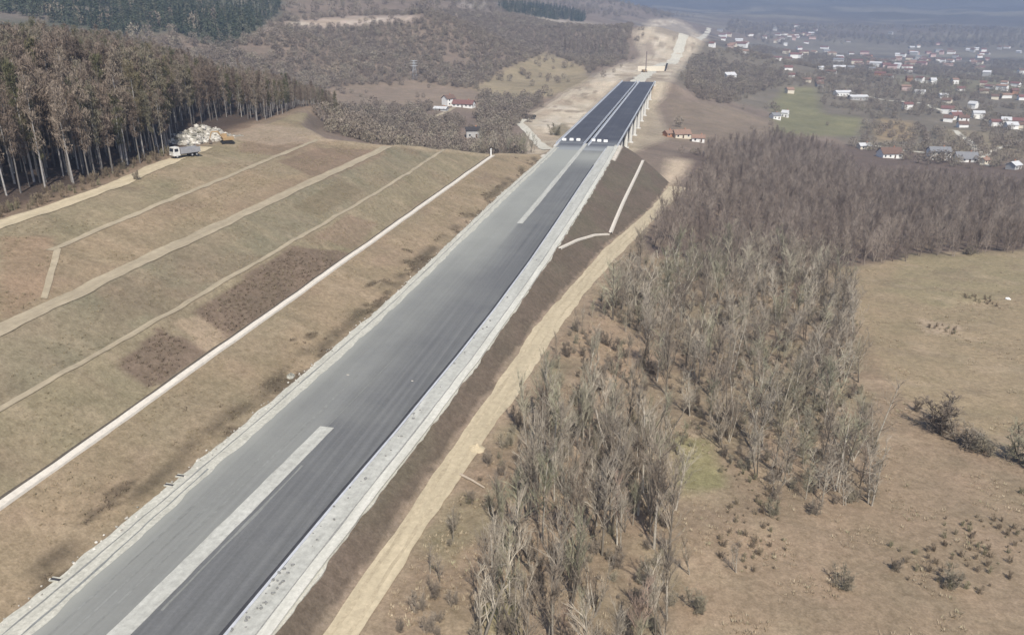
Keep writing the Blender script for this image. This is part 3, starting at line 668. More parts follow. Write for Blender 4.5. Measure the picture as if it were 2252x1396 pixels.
for kit, x, y, z, s, lb, g in right_trees[:300]:
    K = random.choice(BROAD if kit == 'BROAD' else SLIM)
    place_tree('bare_tree', K, x, y, z, s, random.uniform(0, 6.28), lb, 'tree', g, random.uniform(0.85, 1.15))
for (px, py), kit, s, lb in [((1520,1268), SLIM, 0.62, 'lone thin bare tree just right of the foreground thicket'), ((1618,1262), BROAD, 0.5, 'lone small bare tree with reddish twigs on open foreground ground'),
                   ((1490,1000), BROAD, 0.75, 'bare tree with forked pale stems beside the green grass patch')]:
    x, y, z = pick(px, py); place_tree('bare_tree', random.choice(kit), x, y, z, s, random.uniform(0, 6), lb, 'tree', 'bare trees standing alone')
# shrubs on the meadow and rough ground
for i, ((px, py), s, lb) in enumerate([((2070,950), 2.3, 'largest grey bush on the meadow, left end of the hedge line'), ((2125,985), 1.6, 'grey bush in the middle of the meadow hedge line'),
        ((2165,1000), 1.2, 'grey bush near the right end of the meadow hedge line'), ((2245,1020), 2.1, 'dark brown bush at the right edge of the meadow hedge line'), ((2015,905), 0.9, 'small thin bush at the start of the meadow hedge line'),
        ((1535,1345), 1.0, 'dark bush on open ground below the lone thin tree'), ((1850,1300), 0.9, 'low bush alone on the brown slope in the lower right'), ((1970,1260), 0.7, 'tiny bush on the brown slope right of the low bush'),
        ((2090,1290), 1.0, 'bush on the brown slope near the lower right corner'), ((2130,560), 1.2, 'dark bush at the far edge of the meadow against the wood'), ((1700,1140), 0.9, 'bush at the foot of the tree belt'),
        ((1790,1135), 0.9, 'bush at the right foot of the tree belt'), ((445,308), 1.0, 'dark bush between the tipper truck and the digger'), ((300,395), 0.8, 'bush on the haul road edge before the forest'), ((1220,298), 2.4, 'dark bush on pale earth left of the viaduct')]):
    x, y, z = pick(px, py); place_tree('shrub', SHRUB[i % 4], x, y, z, s, random.uniform(0, 6), lb, 'shrub', None, random.uniform(1.3, 1.8) if s > 1.15 else random.uniform(1.0, 1.4))
# the small grove behind the crest of the cutting
for x, y, z, u, v in zip(*sites([(1055,290),(1170,300),(1175,345),(1050,345)], (-110, -60), (340, 420), 6.0, cond=lambda X, Y, Z, u, v, rg: Y > yend(X) + 6, seed=8)):
    place_tree('bare_tree', random.choice(BROAD), x, y, z, random.uniform(0.85, 1.2), random.uniform(0, 6.28), 'bare tree in the small grove behind the crest of the cutting', 'tree', 'grove behind the crest')

# tall forest on the left
def forest_tree(seed, H, olive, mC):
    rg = np.random.default_rng(seed); tr = MB(); cr = MB(); lean = rg.normal(0, 0.025, 2)
    pts = [(lean[0] * H * t + rg.normal(0, 0.1) * t, lean[1] * H * t + rg.normal(0, 0.1) * t, -0.5 + (H + 0.3) * t) for t in np.linspace(0, 1, 7)]
    tr.tube(pts, [0.24, 0.21, 0.18, 0.15, 0.11, 0.07, 0.03], 5)
    z0 = rg.uniform(0.40, 0.52)
    for j in range(46):
        t = rg.uniform(z0 - 0.12, 0.98); a = rg.uniform(0, 6.283); prof = (1 - ((t - 0.66) / 0.40) ** 2); L = 2.1 * max(0.25, prof) * rg.uniform(0.6, 1.2)
        b = np.array([lean[0] * H * t, lean[1] * H * t, H * t]); dd = unit(np.array([math.cos(a), math.sin(a), rg.uniform(0.1, 0.9)])); e = b + dd * L
        cr.tube([tuple(b), tuple(e)], [0.05, 0.02], 3)
        for k in range(30):
            f = rg.uniform(0.25, 1.1); p = b + dd * L * f + rg.normal(0, 0.38, 3); s = rg.uniform(0.10, 0.24); u = unit(rg.normal(0, 1, 3) * 0.6 + np.array([0, 0, 1.0])); w = unit(np.cross(u, rg.normal(0, 1, 3)))
            i = len(cr.V); cr.V += [tuple(p - u * s * 3.0), tuple(p + w * s * 0.34), tuple(p + u * s * 3.0), tuple(p - w * s * 0.34)]; cr.F.append((i, i + 1, i + 2, i + 3))
    return tr.mesh('trunk', mBarkP, True), cr.mesh('crown', mC)
mCrownB = by_random('brown_forest_crown', [(0.0, (0.135,0.105,0.085)), (0.35, (0.195,0.152,0.122)), (0.7, (0.26,0.212,0.172)), (1.0, (0.175,0.16,0.112))])
mCrownO = by_random('olive_forest_crown', [(0.0, (0.090,0.090,0.050)), (0.6, (0.125,0.118,0.066)), (1.0, (0.150,0.125,0.080))])
FOR = [forest_tree(400 + i, 24.0, False, mCrownB) for i in range(5)] + [forest_tree(500 + i, 24.0, True, mCrownO) for i in range(2)]
EX = [-300,0,60,150,230,330,382,392,520,640,735]; EYv = [480,440,425,410,390,352,330,285,258,283,303]
TOPX = [-300,0,150,250,350,450,600,735]; TOPY = [40,48,62,78,102,133,165,200]
def in_forest(X, Y, Z, u, v, rg):
    e = np.interp(u, EX, EYv)
    return (u < 735 + rg.normal(0, 5, X.shape)) & (u > -260) & (v < e) & (X < -118) & (X < xL5(Y) - 5) & (v > e - 260)
fx, fy, fz, fu, fv = sites(None, (-330, -118), (60, 420), 3.4, cond=in_forest, seed=11)
ft = []
for x, y, z, u, v in zip(fx, fy, fz, fu, fv):
    topy = np.interp(u, TOPX, TOPY) + random.gauss(6, 9); dist = -sY * x + cY * y
    depth = dist * cT + (CAM_H - z) * sT
    zt = CAM_H - (topy - 25) * cT * depth / FPX
    h = min(random.uniform(17, 27.5), zt - z)
    if h > 6: ft.append((math.hypot(x, y) - 0.35 * (v - np.interp(u, EX, EYv)), x, y, z, h))
ft.sort(key=lambda t: t[0])
def fkit(x, y): return random.choice(FOR[:5]) if random.random() < (0.86 if x < -150 or y < 200 else 0.62) else random.choice(FOR[5:])
def flabel(x, y, z):
    u = float(proj(np.array([x]), np.array([y]), np.array([z]))[0][0])
    zn = ('at the far left end of the forest, by the haul road' if u < 130 else 'of the forest front left of the tipper truck' if u < 370 else 'of the forest front behind the rubble heap' if u < 560 else 'at the right end of the forest, on the hill crest')
    return 'tall pale-trunked tree ' + zn, 'tree', 'forest trees ' + zn
for _, x, y, z, h in ft[:300]:
    place_tree('forest_tree', fkit(x, y), x, y, z, h / 24.0, random.uniform(0, 6.28), *flabel(x, y, z), random.uniform(0.85, 1.15))
rest_forest = ft[300:]
for i, px in enumerate([1243,1252,1262,1270,1281,1292,1301,1308,1317,1325,1333]):
    x, y, z = pick(px, 128 + random.uniform(-4, 5)); place_tree('birch_tree', FOR[i % 5], x, y, z, random.uniform(0.75, 1.0), i * 1.3, 'pale-trunked tree in the row on the hillside left of the far earthworks', 'tree', 'pale tree row on the far hillside')

# ------------------------------------------------------------------ masses nobody could count: instanced on points
def joined(name, metas, mats=None):
    """one mesh from several (for the masses)"""
    V = []; Fc = []; mi = []; ms = []
    for me in metas:
        b = len(V); V += [tuple(v.co) for v in me.vertices]; Fc += [tuple(b + i for i in p.vertices) for p in me.polygons]
        k = len(ms); ms.append(me.materials[0]); mi += [k] * len(me.polygons)
    out = bpy.data.meshes.new(name); out.from_pydata(V, [], Fc)
    for m in ms: out.materials.append(m)
    out.polygons.foreach_set('material_index', mi); return out
def mass(name, metas, P, scale, label=None, sxy=None):
    """scatter metas (meshes) over points P as ONE object of kind stuff"""
    pc = bpy.data.collections.new(name + '_forms')
    for i, me in enumerate(metas): o = bpy.data.objects.new('%s_form' % name, me); pc.objects.link(o)
    n = len(P); me = bpy.data.meshes.new(name); me.vertices.add(n); me.vertices.foreach_set('co', np.asarray(P, np.float32).ravel())
    rg = np.random.default_rng(n); sc = np.asarray(scale, np.float32)
    A = me.attributes.new('sc', 'FLOAT', 'POINT'); A.data.foreach_set('value', sc)
    A = me.attributes.new('rz', 'FLOAT', 'POINT'); A.data.foreach_set('value', rg.uniform(0, 6.283, n).astype(np.float32))
    A = me.attributes.new('which', 'INT', 'POINT'); A.data.foreach_set('value', rg.integers(0, len(metas), n).astype(np.int32))
    o = from_mesh(name, me, kind='stuff')
    if label: o['label'] = label
    g = bpy.data.node_groups.new(name + '_scatter', 'GeometryNodeTree')
    g.interface.new_socket('Geometry', in_out='INPUT', socket_type='NodeSocketGeometry'); g.interface.new_socket('Geometry', in_out='OUTPUT', socket_type='NodeSocketGeometry')
    N = g.nodes; gi = N.new('NodeGroupInput'); go = N.new('NodeGroupOutput'); ip = N.new('GeometryNodeInstanceOnPoints'); ci = N.new('GeometryNodeCollectionInfo')
    ci.inputs['Collection'].default_value = pc; ci.inputs['Separate Children'].default_value = True; ci.inputs['Reset Children'].default_value = True
    def attr(nm, ty):
        a = N.new('GeometryNodeInputNamedAttribute'); a.data_type = ty; a.inputs['Name'].default_value = nm
        return next(q for q in a.outputs if q.enabled and q.name == 'Attribute')
    cx = N.new('ShaderNodeCombineXYZ'); g.links.new(attr('rz', 'FLOAT'), cx.inputs[2])
    m2p = N.new('GeometryNodeMeshToPoints'); g.links.new(gi.outputs[0], m2p.inputs[0])
    g.links.new(m2p.outputs[0], ip.inputs['Points']); g.links.new(ci.outputs[0], ip.inputs['Instance']); ip.inputs['Pick Instance'].default_value = True
    g.links.new(attr('which', 'INT'), ip.inputs['Instance Index']); g.links.new(cx.outputs[0], ip.inputs['Rotation']); g.links.new(attr('sc', 'FLOAT'), ip.inputs['Scale'])
    g.links.new(ip.outputs[0], go.inputs[0])
    md = o.modifiers.new('scatter', 'NODES'); md.node_group = g; return o
def clump(seed, H, W, n, mat, cone=False, size=0.5, low=0.12):
    """a whole distant tree as many small slivers through its volume, on a stem"""
    rg = np.random.default_rng(seed); mb = MB(); mb.tube([(0, 0, -0.5), (0, 0, H * 0.8)], [0.02 * H, 0.006 * H], 3)
    for i in range(n):
        if cone: t = rg.uniform(0, 1) ** 1.3; r = W * (1 - t) * math.sqrt(rg.uniform(0.15, 1)); z = H * (low + (1 - low) * t)
        else:
            while True:
                q = rg.uniform(-1, 1, 3)
                if 0.15 < (q ** 2).sum() < 1: break
            z = H * (low + (1 - low) * (0.5 + 0.5 * q[2])); r = W * math.hypot(q[0], q[1])
        a = rg.uniform(0, 6.283); p = np.array([r * math.cos(a), r * math.sin(a), z])
        u = unit(rg.normal(0, 1, 3) + (np.array([0, 0, 1.0]) if not cone else np.array([math.cos(a), math.sin(a), -0.4]) * 2)); w = unit(np.cross(u, rg.normal(0, 1, 3))); s = size * rg.uniform(0.6, 1.4)
        k = len(mb.V); mb.V += [tuple(p - u * s), tuple(p + w * s * 0.33), tuple(p + u * s), tuple(p - w * s * 0.33)]; mb.F.append((k, k + 1, k + 2, k + 3))
    return mb.mesh('clump', mat)
mass('forest_trees', [joined('forest_form', k) for k in FOR[:5] + FOR[5:6]], [(x, y, z) for _, x, y, z, h in rest_forest], [h / 24.0 for *_, h in rest_forest], 'deep brown mass of the forest behind its front rows')
if rest_right: mass('belt_trees', [joined('belt_form', k) for k in BROAD], [(t[1], t[2], t[3]) for t in rest_right], [t[4] for t in rest_right], 'farther grey trees of the belt behind the front ones')
def recol(me, m):
    c = me.copy(); c.materials.clear(); c.materials.append(m); return c
WOODPOLY = [(1500,350),(1560,335),(1700,305),(1830,340),(1890,400),(2080,408),(2250,425),(2500,450),(2500,545),(2150,562),(1850,588),(1560,600),(1420,555),(1440,480)]
wx, wy, wz, wu, wv = sites(WOODPOLY, (-10, 420), (200, 620), 4.6, cond=lambda X, Y, Z, u, v, rg: (X > xTO(Y) + 3), seed=21)
mass('bare_wood', [joined('wood_form', (recol(k[0], mTwigW), recol(k[1], mTwigW))) for k in BROAD + SLIM[:2]], np.stack([wx, wy, wz - 0.2], 1), np.random.default_rng(5).uniform(0.7, 1.2, len(wx)), 'dense dark brown leafless wood below the houses')
mScrub = by_random('far_leafless_scrub', [(0.0, (0.18,0.148,0.122)), (0.5, (0.225,0.188,0.155)), (1.0, (0.265,0.232,0.18))])
mConif = by_random('far_conifers', [(0.0, (0.050,0.064,0.046)), (0.6, (0.080,0.095,0.065)), (1.0, (0.125,0.122,0.088))])
SCR = [clump(600 + i, 7.5, 3.4, 230, mScrub, size=0.55, low=0.02) for i in range(5)]
CON = [clump(700 + i, 17, 3.6, 130, mConif, True, 1.0, 0.06) for i in range(3)]
OPEN = [[(720,195),(900,178),(1080,205),(1000,240),(720,240)], [(1060,195),(1090,165),(1200,115),(1290,150),(1300,185),(1200,215),(1080,215)],
        [(1120,290),(1170,240),(1310,155),(1380,130),(1390,60),(1430,40),(1600,35),(1590,95),(1520,130),(1480,215),(1470,300),(1400,345),(1150,345)],
        [(540,75),(640,48),(760,36),(930,33),(900,52),(720,64),(640,62)], [(1470,210),(1600,230),(1720,190),(1790,185),(1810,250),(1900,255),(1890,320),(1700,305),(1500,330),(1450,330)],
        [(960,215),(1050,205),(1060,255),(930,272)], [(1020,255),(1060,265),(1060,325),(1010,325)]]
def scrub_ok(dens, lo):
    def f(X, Y, Z, u, v, rg):
        m = (Y > yend(X) + 14) & (fbm(X / 60 + 9, Y / 60, 3) > lo) & (rg.random(X.shape) < dens)
        for q in OPEN: m &= ~(inpoly(u, v, q) & (rg.random(X.shape) < 0.965))
        m &= ~((np.abs(X + 46.5) < 22) & (Y > 370) & (Y < 1000)) & (u > -150) & (u < 2400)
        return m
    return f
a1 = sites([(380,140),(560,80),(620,40),(1000,25),(1420,60),(1400,150),(1200,230),(1150,345),(700,330),(650,250)], (-520, 60), (300, 1500), 5.6, cond=scrub_ok(0.93, -0.55), seed=31)
a2 = sites([(1460,130),(1700,100),(2500,60),(2500,420),(2020,365),(1890,325),(1700,300),(1500,350),(1440,300)], (-20, 1500), (380, 2300), 9.0, cond=scrub_ok(0.68, -0.08), seed=32)
a4 = sites([(-250,50),(120,70),(400,95),(560,85),(520,200),(-250,160)], (-900, -150), (300, 1300), 7.5, cond=scrub_ok(0.9, -0.4), seed=34)
a3 = sites([(1480,220),(1530,100),(1720,115),(1720,190),(1600,235)], (0, 250), (500, 1200), 7.0, cond=scrub_ok(0.9, -0.6), seed=33)
PP = np.concatenate([np.stack(a[:3], 1) for a in (a1, a2, a3, a4)])
mass('far_scrub', SCR, PP - [0, 0, 0.3], np.random.default_rng(6).uniform(0.5, 1.15, len(PP)), 'purple-brown leafless scrub over the far hill and valley')
b1 = sites([(-200,-60),(620,-60),(620,30),(560,70),(500,110),(440,95),(380,70),(200,90),(-200,70)], (-1500, -200), (450, 1900), 8.0, cond=lambda X, Y, Z, u, v, rg: (fbm(X / 130, Y / 130, 3) > -0.55) & (Y > yend(X) + 60), seed=41)
b2 = sites([(1090,18),(1200,22),(1290,40),(1280,50),(1120,34)], (-400, 100), (900, 2200), 9.0, cond=lambda X, Y, Z, u, v, rg: X == X, seed=42)
PP = np.concatenate([np.stack(a[:3], 1) for a in (b1, b2)])
mass('far_conifers', CON, PP, np.random.default_rng(7).uniform(0.6, 1.15, len(PP)), 'dark green conifer wood on the hills behind the forest')
c1 = sites([(-200,-80),(2500,-80),(2500,110),(1700,100),(1500,40),(600,30),(520,100),(330,130),(-200,120)], (-1400, 2600), (600, 3200), 24.0, cond=lambda X, Y, Z, u, v, rg: (fbm(X / 120 + 40, Y / 120, 3) > -0.15) & (Y > yend(X) + 60) & ~inpoly(u, v, OPEN[2]), seed=51)
mass('distant_woods', SCR, np.stack(c1[:3], 1), np.random.default_rng(8).uniform(1.0, 2.0, len(c1[0])), 'blue-grey leafless woods on the distant slopes')
print('COUNTS', len(right_trees), len(ft), len(wx), len(a1[0]), len(a2[0]), len(a3[0]), len(b1[0]), len(c1[0]))
# dry grass and bramble over the rough ground
mGrass = by_random('dry_grass', [(0.0, (0.29,0.232,0.165)), (0.5, (0.36,0.295,0.212)), (0.85, (0.41,0.34,0.248)), (1.0, (0.31,0.285,0.185))])
def tuft(seed, n, h, w):
    rg = np.random.default_rng(seed); mb = MB()
    for i in range(n):
        a = rg.uniform(0, 6.283); r = rg.uniform(0, w); p = np.array([r * math.cos(a), r * math.sin(a), -0.05]); tip = p + np.array([math.cos(a) * rg.uniform(0.1, 0.5) * h, math.sin(a) * rg.uniform(0.1, 0.5) * h, h * rg.uniform(0.5, 1.0)])
        s = np.array([-math.sin(a), math.cos(a), 0]) * rg.uniform(0.03, 0.06); k = len(mb.V); mb.V += [tuple(p - s), tuple(p + s), tuple(tip)]; mb.F.append((k, k + 1, k + 2))
    return mb.mesh('tuft', mGrass)
TUF = [tuft(800 + i, 18, 0.36, 0.5) for i in range(4)]
gr = sites(None, (-40, 150), (45, 260), 1.05, cond=lambda X, Y, Z, u, v, rg: (X > xTO(Y) + 0.6) & (u > -50) & (u < 2300) & (v < 1450) & (rg.random(X.shape) < np.clip(1.15 - Y / 260, 0.2, 1) * 0.9) & (fbm(X / 7, Y / 7, 4) > np.where(u > 1850, 0.18, 0.0)), seed=61)
mass('dry_grass', TUF, np.stack(gr[:3], 1), np.random.default_rng(9).uniform(0.6, 1.5, len(gr[0])), 'dry grass and bramble on the rough ground to the right')
mMulch = by_random('dead_stalks', [(0.0, (0.085,0.065,0.048)), (0.6, (0.13,0.10,0.075)), (1.0, (0.17,0.14,0.09))])
STK = []
for k in TUF: STK.append(recol(k, mMulch))
def mul(X, Y, Z, u, v, rg):
    m = np.zeros(X.shape, bool)
    for q in ([(260,800),(350,725),(445,775),(330,850)], [(435,690),(550,605),(640,548),(750,560),(690,620),(500,738)]): m |= inpoly(u, v, q)
    e = (X > xL1(Y) + 1.5) & (X < xGL(Y) - 0.8) & (fbm(X / 3.0, Y / 5.0, 3) > 0.15 + 0.05 * (xGL(Y) - X)) & (Y < 330)
    return (m & (fbm(X / 2, Y / 2, 2) > -0.25)) | (e & (rg.random(X.shape) < 0.8))
mu = sites(None, (-100, -60), (45, 330), 0.8, cond=mul, seed=62)
mass('dead_weeds', STK, np.stack(mu[:3], 1), np.random.default_rng(10).uniform(0.6, 1.3, len(mu[0])), 'dark dead weeds on the lower benches of the cutting')
sl = sites(None, (-135, -63), (45, 320), 1.15, cond=lambda X, Y, Z, u, v, rg: (Y < yend(X) - 2) & (X < xGL(Y) - 1) & (X > xL5(Y) + 3) & (np.abs(X - xL1(Y)) > 1.5) & (np.abs(X - xL2(Y)) > 1.2) & (np.abs(X - xL3(Y)) > 2.5) & (np.abs(X - xL4(Y)) > 1.5) & (fbm(X / 5 + 77, Y / 9, 4) > 0.12), seed=63)
mSG = by_random('slope_grass', [(0.0, (0.22,0.185,0.125)), (0.6, (0.29,0.245,0.165)), (1.0, (0.34,0.285,0.195))])
mass('slope_grass', [recol(k, mSG) for k in TUF], np.stack(sl[:3], 1), np.random.default_rng(11).uniform(0.5, 1.1, len(sl[0])), 'dry grass in patches on the terraced cutting')
mUnd = by_random('undergrowth_twigs', [(0.0, (0.18,0.148,0.118)), (0.5, (0.265,0.222,0.178)), (1.0, (0.30,0.27,0.20))])
UND = [joined('undergrowth_form', (recol(k[0], mUnd), recol(k[1], mUnd))) for k in SHRUB]
un = [sites(q, (-45, 160), (40, 260), st, cond=lambda X, Y, Z, u, v, rg: (X > xTO(Y) + 2) & (fbm(X / 8 + 2, Y / 8, 3) > lim) & (rg.random(X.shape) < 0.8), seed=70 + k) for k, (q, st, lim) in enumerate([(BELT, 2.7, -0.2), (THICK, 2.3, -0.25), (SPARSE, 2.4, -0.05)])]
un = np.concatenate([np.stack(a[:3], 1) for a in un])
mass('undergrowth', UND, un, np.random.default_rng(14).uniform(0.25, 0.95, len(un)), 'fine grey undergrowth between the bare trees on the right')
mBr = by_random('bramble', [(0.0, (0.19,0.15,0.11)), (0.5, (0.27,0.215,0.155)), (1.0, (0.24,0.225,0.145))])
BRM = [joined('bramble_form', (recol(k[0], mBr), recol(k[1], mBr))) for k in SHRUB]
br = sites(None, (-40, 170), (45, 240), 1.5, cond=lambda X, Y, Z, u, v, rg: (X > xTO(Y) + 2) & (u > -50) & (u < 2300) & (v < 1450) & (fbm(X / 13 + 21, Y / 13, 4) > np.where(v > 1080, 0.26, np.where(u > 1900, 0.5, 0.24))) & (rg.random(X.shape) < 0.75), seed=64)
mass('brambles', BRM, np.stack(br[:3], 1), np.random.default_rng(12).uniform(0.12, 0.42, len(br[0])), 'low dark brambles in patches on the rough ground to the right')
fe = sites(None, (-175, -110), (50, 270), 1.7, cond=lambda X, Y, Z, u, v, rg: (X < xL5(Y) - 3.4) & (X > xL5(Y) - 10) & (rg.random(X.shape) < 0.55) & ~inpoly(u, v, [(370,250),(720,250),(720,330),(370,345)]), seed=65)
mass('forest_edge_brush', [recol(k, mBr) for k in BRM], np.stack(fe[:3], 1), np.random.default_rng(13).uniform(0.25, 0.8, len(fe[0])), 'brown brush along the foot of the left forest')
print('GRASS', len(gr[0]), len(mu[0]))

# ------------------------------------------------------------------ houses
WALLC = {'white': (0.80,0.79,0.77), 'cream': (0.66,0.60,0.50), 'grey': (0.42,0.41,0.40), 'pink': (0.58,0.44,0.41), 'brick': (0.42,0.22,0.14)}
ROOFC = {'red': (0.175,0.095,0.086), 'brown': (0.15,0.10,0.08), 'grey': (0.20,0.20,0.21), 'orange': (0.25,0.165,0.128), 'pale': (0.50,0.50,0.51), 'dark': (0.05,0.045,0.045)}
WM = {k: plain('%s_render' % k, v, 0.06, 0.6) for k, v in WALLC.items()}
RM = {k: plain('%s_roofing' % k, v, 0.2, 1.5) for k, v in ROOFC.items()}
mPane = plain('window_glass', (0.03,0.035,0.045), 0.2, 1.0, 0.15, 0.5); mDoor = plain('door_wood', (0.10,0.06,0.04), 0.2)
_hc = {}
def house_meshes(w, d, h, rh, wc, rc):
    key = (round(w), round(d), round(h, 1), round(rh, 1), wc, rc)
    if key not in _hc:
        b = MB(); b.prism_x([(-d/2, -1.5), (-d/2, h), (0, h + rh - 0.12), (d/2, h), (d/2, -1.5)], -w/2, w/2)
        r = MB(); o = 0.5; k = rh / (d / 2)
        for s in (-1, 1):
            pr = [(0, h + rh + 0.22), (0, h + rh), (s * (d/2 + o), h - o * k), (s * (d/2 + o), h - o * k + 0.22)]
            r.prism_x(pr if s < 0 else pr[::-1], -w/2 - o, w/2 + o)
        _hc[key] = (b.mesh('wall', WM[wc]), r.mesh('roof', RM[rc]))
    return _hc[key]
def house(px, py, w, d, h, rh, wc, rc, label, rz=None, detail=False, group=None, cat='house', name='house'):
    x, y, z = pick(px, py); face = math.atan2(-x, y) + random.uniform(-0.5, 0.5) if rz is None else rz
    t = tag(empty(name, (x, y, z), face), label, cat, group); a, b = house_meshes(w, d, h, rh, wc, rc)
    wl = from_mesh('wall', a, t); rf = from_mesh('roof', b, t)
    if detail:
        n = max(2, int(w / 3.2))
        for fl in range(1 if h < 4.5 else 2):
            for i in range(n):
                cx = -w / 2 + w * (i + 0.5) / n; z0 = 0.9 + fl * 2.8
                if fl == 0 and i == n // 2: MB().box(cx - 0.5, cx + 0.5, -d/2 - 0.06, -d/2 + 0.1, 0, 2.1).build('door', mDoor, t); continue
                win = MB().box(cx - 0.65, cx + 0.65, -d/2 - 0.05, -d/2 + 0.1, z0, z0 + 1.4).build('window', WM['white'], t)
                MB().box(cx - 0.55, cx + 0.55, -d/2 - 0.08, -d/2 + 0.05, z0 + 0.1, z0 + 1.3).build('pane', mPane, win)
        for yy in (-d / 4, d / 4):
            win = MB().box(w/2 - 0.1, w/2 + 0.05, yy - 0.6, yy + 0.6, 1.0, 2.4).build('window', WM['white'], t)
            MB().box(w/2 - 0.05, w/2 + 0.08, yy - 0.5, yy + 0.5, 1.1, 2.3).build('pane', mPane, win)
        MB().box(w * 0.2, w * 0.2 + 0.8, d * 0.1, d * 0.1 + 0.7, h + rh * 0.5, h + rh + 0.9).build('chimney', WM['brick'], rf)
    return t
HV = YAW
house(1955, 346, 14, 9, 3.2, 3.4, 'white', 'brown', 'white single-storey house with broad dark brown roof at the edge of the wood', HV + 0.1, True)
house(2062, 350, 13, 9, 5.8, 2.4, 'white', 'grey', 'tall white two-storey house with grey roof beyond the wood', HV - 0.15, True)
house(2122, 355, 13, 8, 2.6, 3.6, 'white', 'grey', 'long low white farmhouse under a big grey roof beside the lane fork', HV - 0.2, True)
house(2228, 372, 7, 6, 3.0, 1.8, 'grey', 'pale', 'small pale shed near the right picture edge by the wood', HV + 0.5, True)
house(2165, 360, 5, 4, 2.6, 1.3, 'cream', 'orange', 'tiny cream hut with orange roof beside the farm lane fork', HV + 0.4, True, cat='hut', name='hut')
house(1900, 328, 9, 6, 2.8, 1.6, 'cream', 'pale', 'low cream barn with pale roof left of the brown-roofed house', HV + 0.1, True, cat='barn', name='barn')
house(1704, 262, 8, 7, 3.4, 2.2, 'white', 'grey', 'white cottage at the corner of the green field', HV + 0.3, True)
house(1726, 258, 6, 5, 4.2, 2.0, 'white', 'pale', 'narrow white building beside the cottage by the green field', HV - 0.6, True)
house(1498, 303, 11, 7, 2.8, 2.4, 'cream', 'orange', 'cream farmhouse with orange tiled roof right of the viaduct', HV + 0.2, True)
house(1535, 312, 8, 6, 2.8, 1.6, 'white', 'orange', 'small white outbuilding right of the orange-roofed farmhouse', HV - 0.2, True)
house(1470, 300, 6, 5, 2.4, 1.6, 'brick', 'orange', 'small brick shed left of the orange-roofed farmhouse', HV + 0.5, True, cat='shed', name='shed')
house(1603, 174, 14, 10, 4.4, 3.0, 'white', 'pale', 'lone white house on the dark wooded rise beyond the viaduct', HV + 0.4, True)
house(987, 232, 8, 8, 5.6, 2.4, 'white', 'brown', 'tall white house end of the farm left of the viaduct', HV + 0.7, True)
house(1020, 236, 17, 7, 2.8, 2.6, 'white', 'red', 'long white farm wing with red roof left of the viaduct', HV - 0.35, True)
house(970, 244, 10, 5, 1.8, 1.2, 'grey', 'pale', 'low grey farm shed below the tall white house', HV - 0.35, True, cat='shed', name='shed')
house(1040, 302, 8, 7, 4.4, 1.5, 'grey', 'dark', 'grey hut with dark flat roof behind the crest of the cutting', HV + 0.1, True, cat='hut', name='hut')
house(2100, 262, 11, 8, 3.4, 3.0, 'white', 'red', 'white house with dark red roof beside the curving valley road', HV + 0.2, True)
house(2118, 266, 9, 7, 3.0, 2.0, 'white', 'brown', 'small white house right of the red-roofed house on the valley road', HV - 0.3, True)
house(1852, 211, 18, 9, 4.0, 2.0, 'white', 'pale', 'long white building at the left end of the valley road', HV + 0.1, True, cat='building', name='farm_building')
house(1886, 220, 20, 9, 3.6, 1.8, 'grey', 'pale', 'long pale grey hall by the valley road', HV + 0.0, True, cat='building', name='farm_building')
VIL = [((235,195),12,'white'),((460,190),22,'white'),((365,240),12,'cream'),((180,270),14,'white'),((230,270),12,'white'),((130,295),12,'cream'),((520,250),20,'cream'),((600,285),11,'white'),((480,215),16,'grey'),((750,325),18,'cream'),
       ((590,378),18,'white'),((690,385),12,'grey'),((920,348),20,'white'),((935,398),14,'cream'),((1010,352),14,'pink'),((1115,362),11,'white'),((1195,367),18,'white'),((1115,250),10,'white'),((1165,262),11,'white'),((1000,310),16,'cream'),
       ((820,240),22,'pink'),((1270,240),20,'pink'),((1390,235),12,'pink'),((1330,345),18,'pink'),((1480,297),12,'white'),((1520,312),10,'white'),((1590,307),14,'white'),((1485,215),16,'grey'),((1585,220),12,'grey'),((1790,215),10,'grey'),
       ((1825,197),10,'white'),((1885,217),12,'white'),((1920,240),11,'grey'),((2030,195),10,'grey'),((2100,182),14,'white'),((1820,375),9,'cream'),((1870,375),9,'cream'),((1315,485),11,'white'),((1380,492),12,'white'),((1430,502),8,'white'),
       ((1310,592),14,'white'),((1190,565),12,'pink'),((1880,530),9,'cream'),((1940,545),12,'white'),((2050,562),15,'white'),((1885,585),12,'cream'),((2085,628),13,'white'),((2230,648),10,'white'),((2160,590),9,'brick'),((165,440),9,'white'),
       ((300,485),12,'cream'),((420,485),10,'pink'),((415,530),9,'grey'),((145,585),9,'cream'),((100,65),22,'white'),((70,100),20,'white'),((200,80),16,'white'),((270,68),14,'white'),((340,62),16,'grey'),((1055,55),12,'grey'),
       ((670,130),12,'grey'),((850,262),18,'brick'),((880,300),14,'brick'),((960,430),16,'brick'),((1250,320),14,'cream'),((1220,285),14,'cream'),((870,335),12,'pink'),((1080,300),10,'cream'),((1430,260),12,'pink'),((1390,300),12,'brick'),
       ((-210,75),20,'white'),((-250,230),10,'white'),((-300,155),26,'grey'),((1215,480),8,'brick'),((1985,640),9,'cream'),((1990,880),10,'white'),((2130,905),11,'white'),((2230,900),11,'cream'),((1200,730),10,'white')]
ROOFPICK = {'white': ['red','brown','pale','red','orange'], 'cream': ['red','brown','orange'], 'grey': ['pale','grey','brown'], 'pink': ['red','red','orange'], 'brick': ['red','brown']}
zone = lambda x, y: ('left part of the far village' if x < 1850 else 'middle of the far village' if x < 2060 else 'right part of the far village') if y < 165 else ('cluster below the far village' if x < 2120 else 'right-hand cluster below the far village')
rv = random.Random(3)
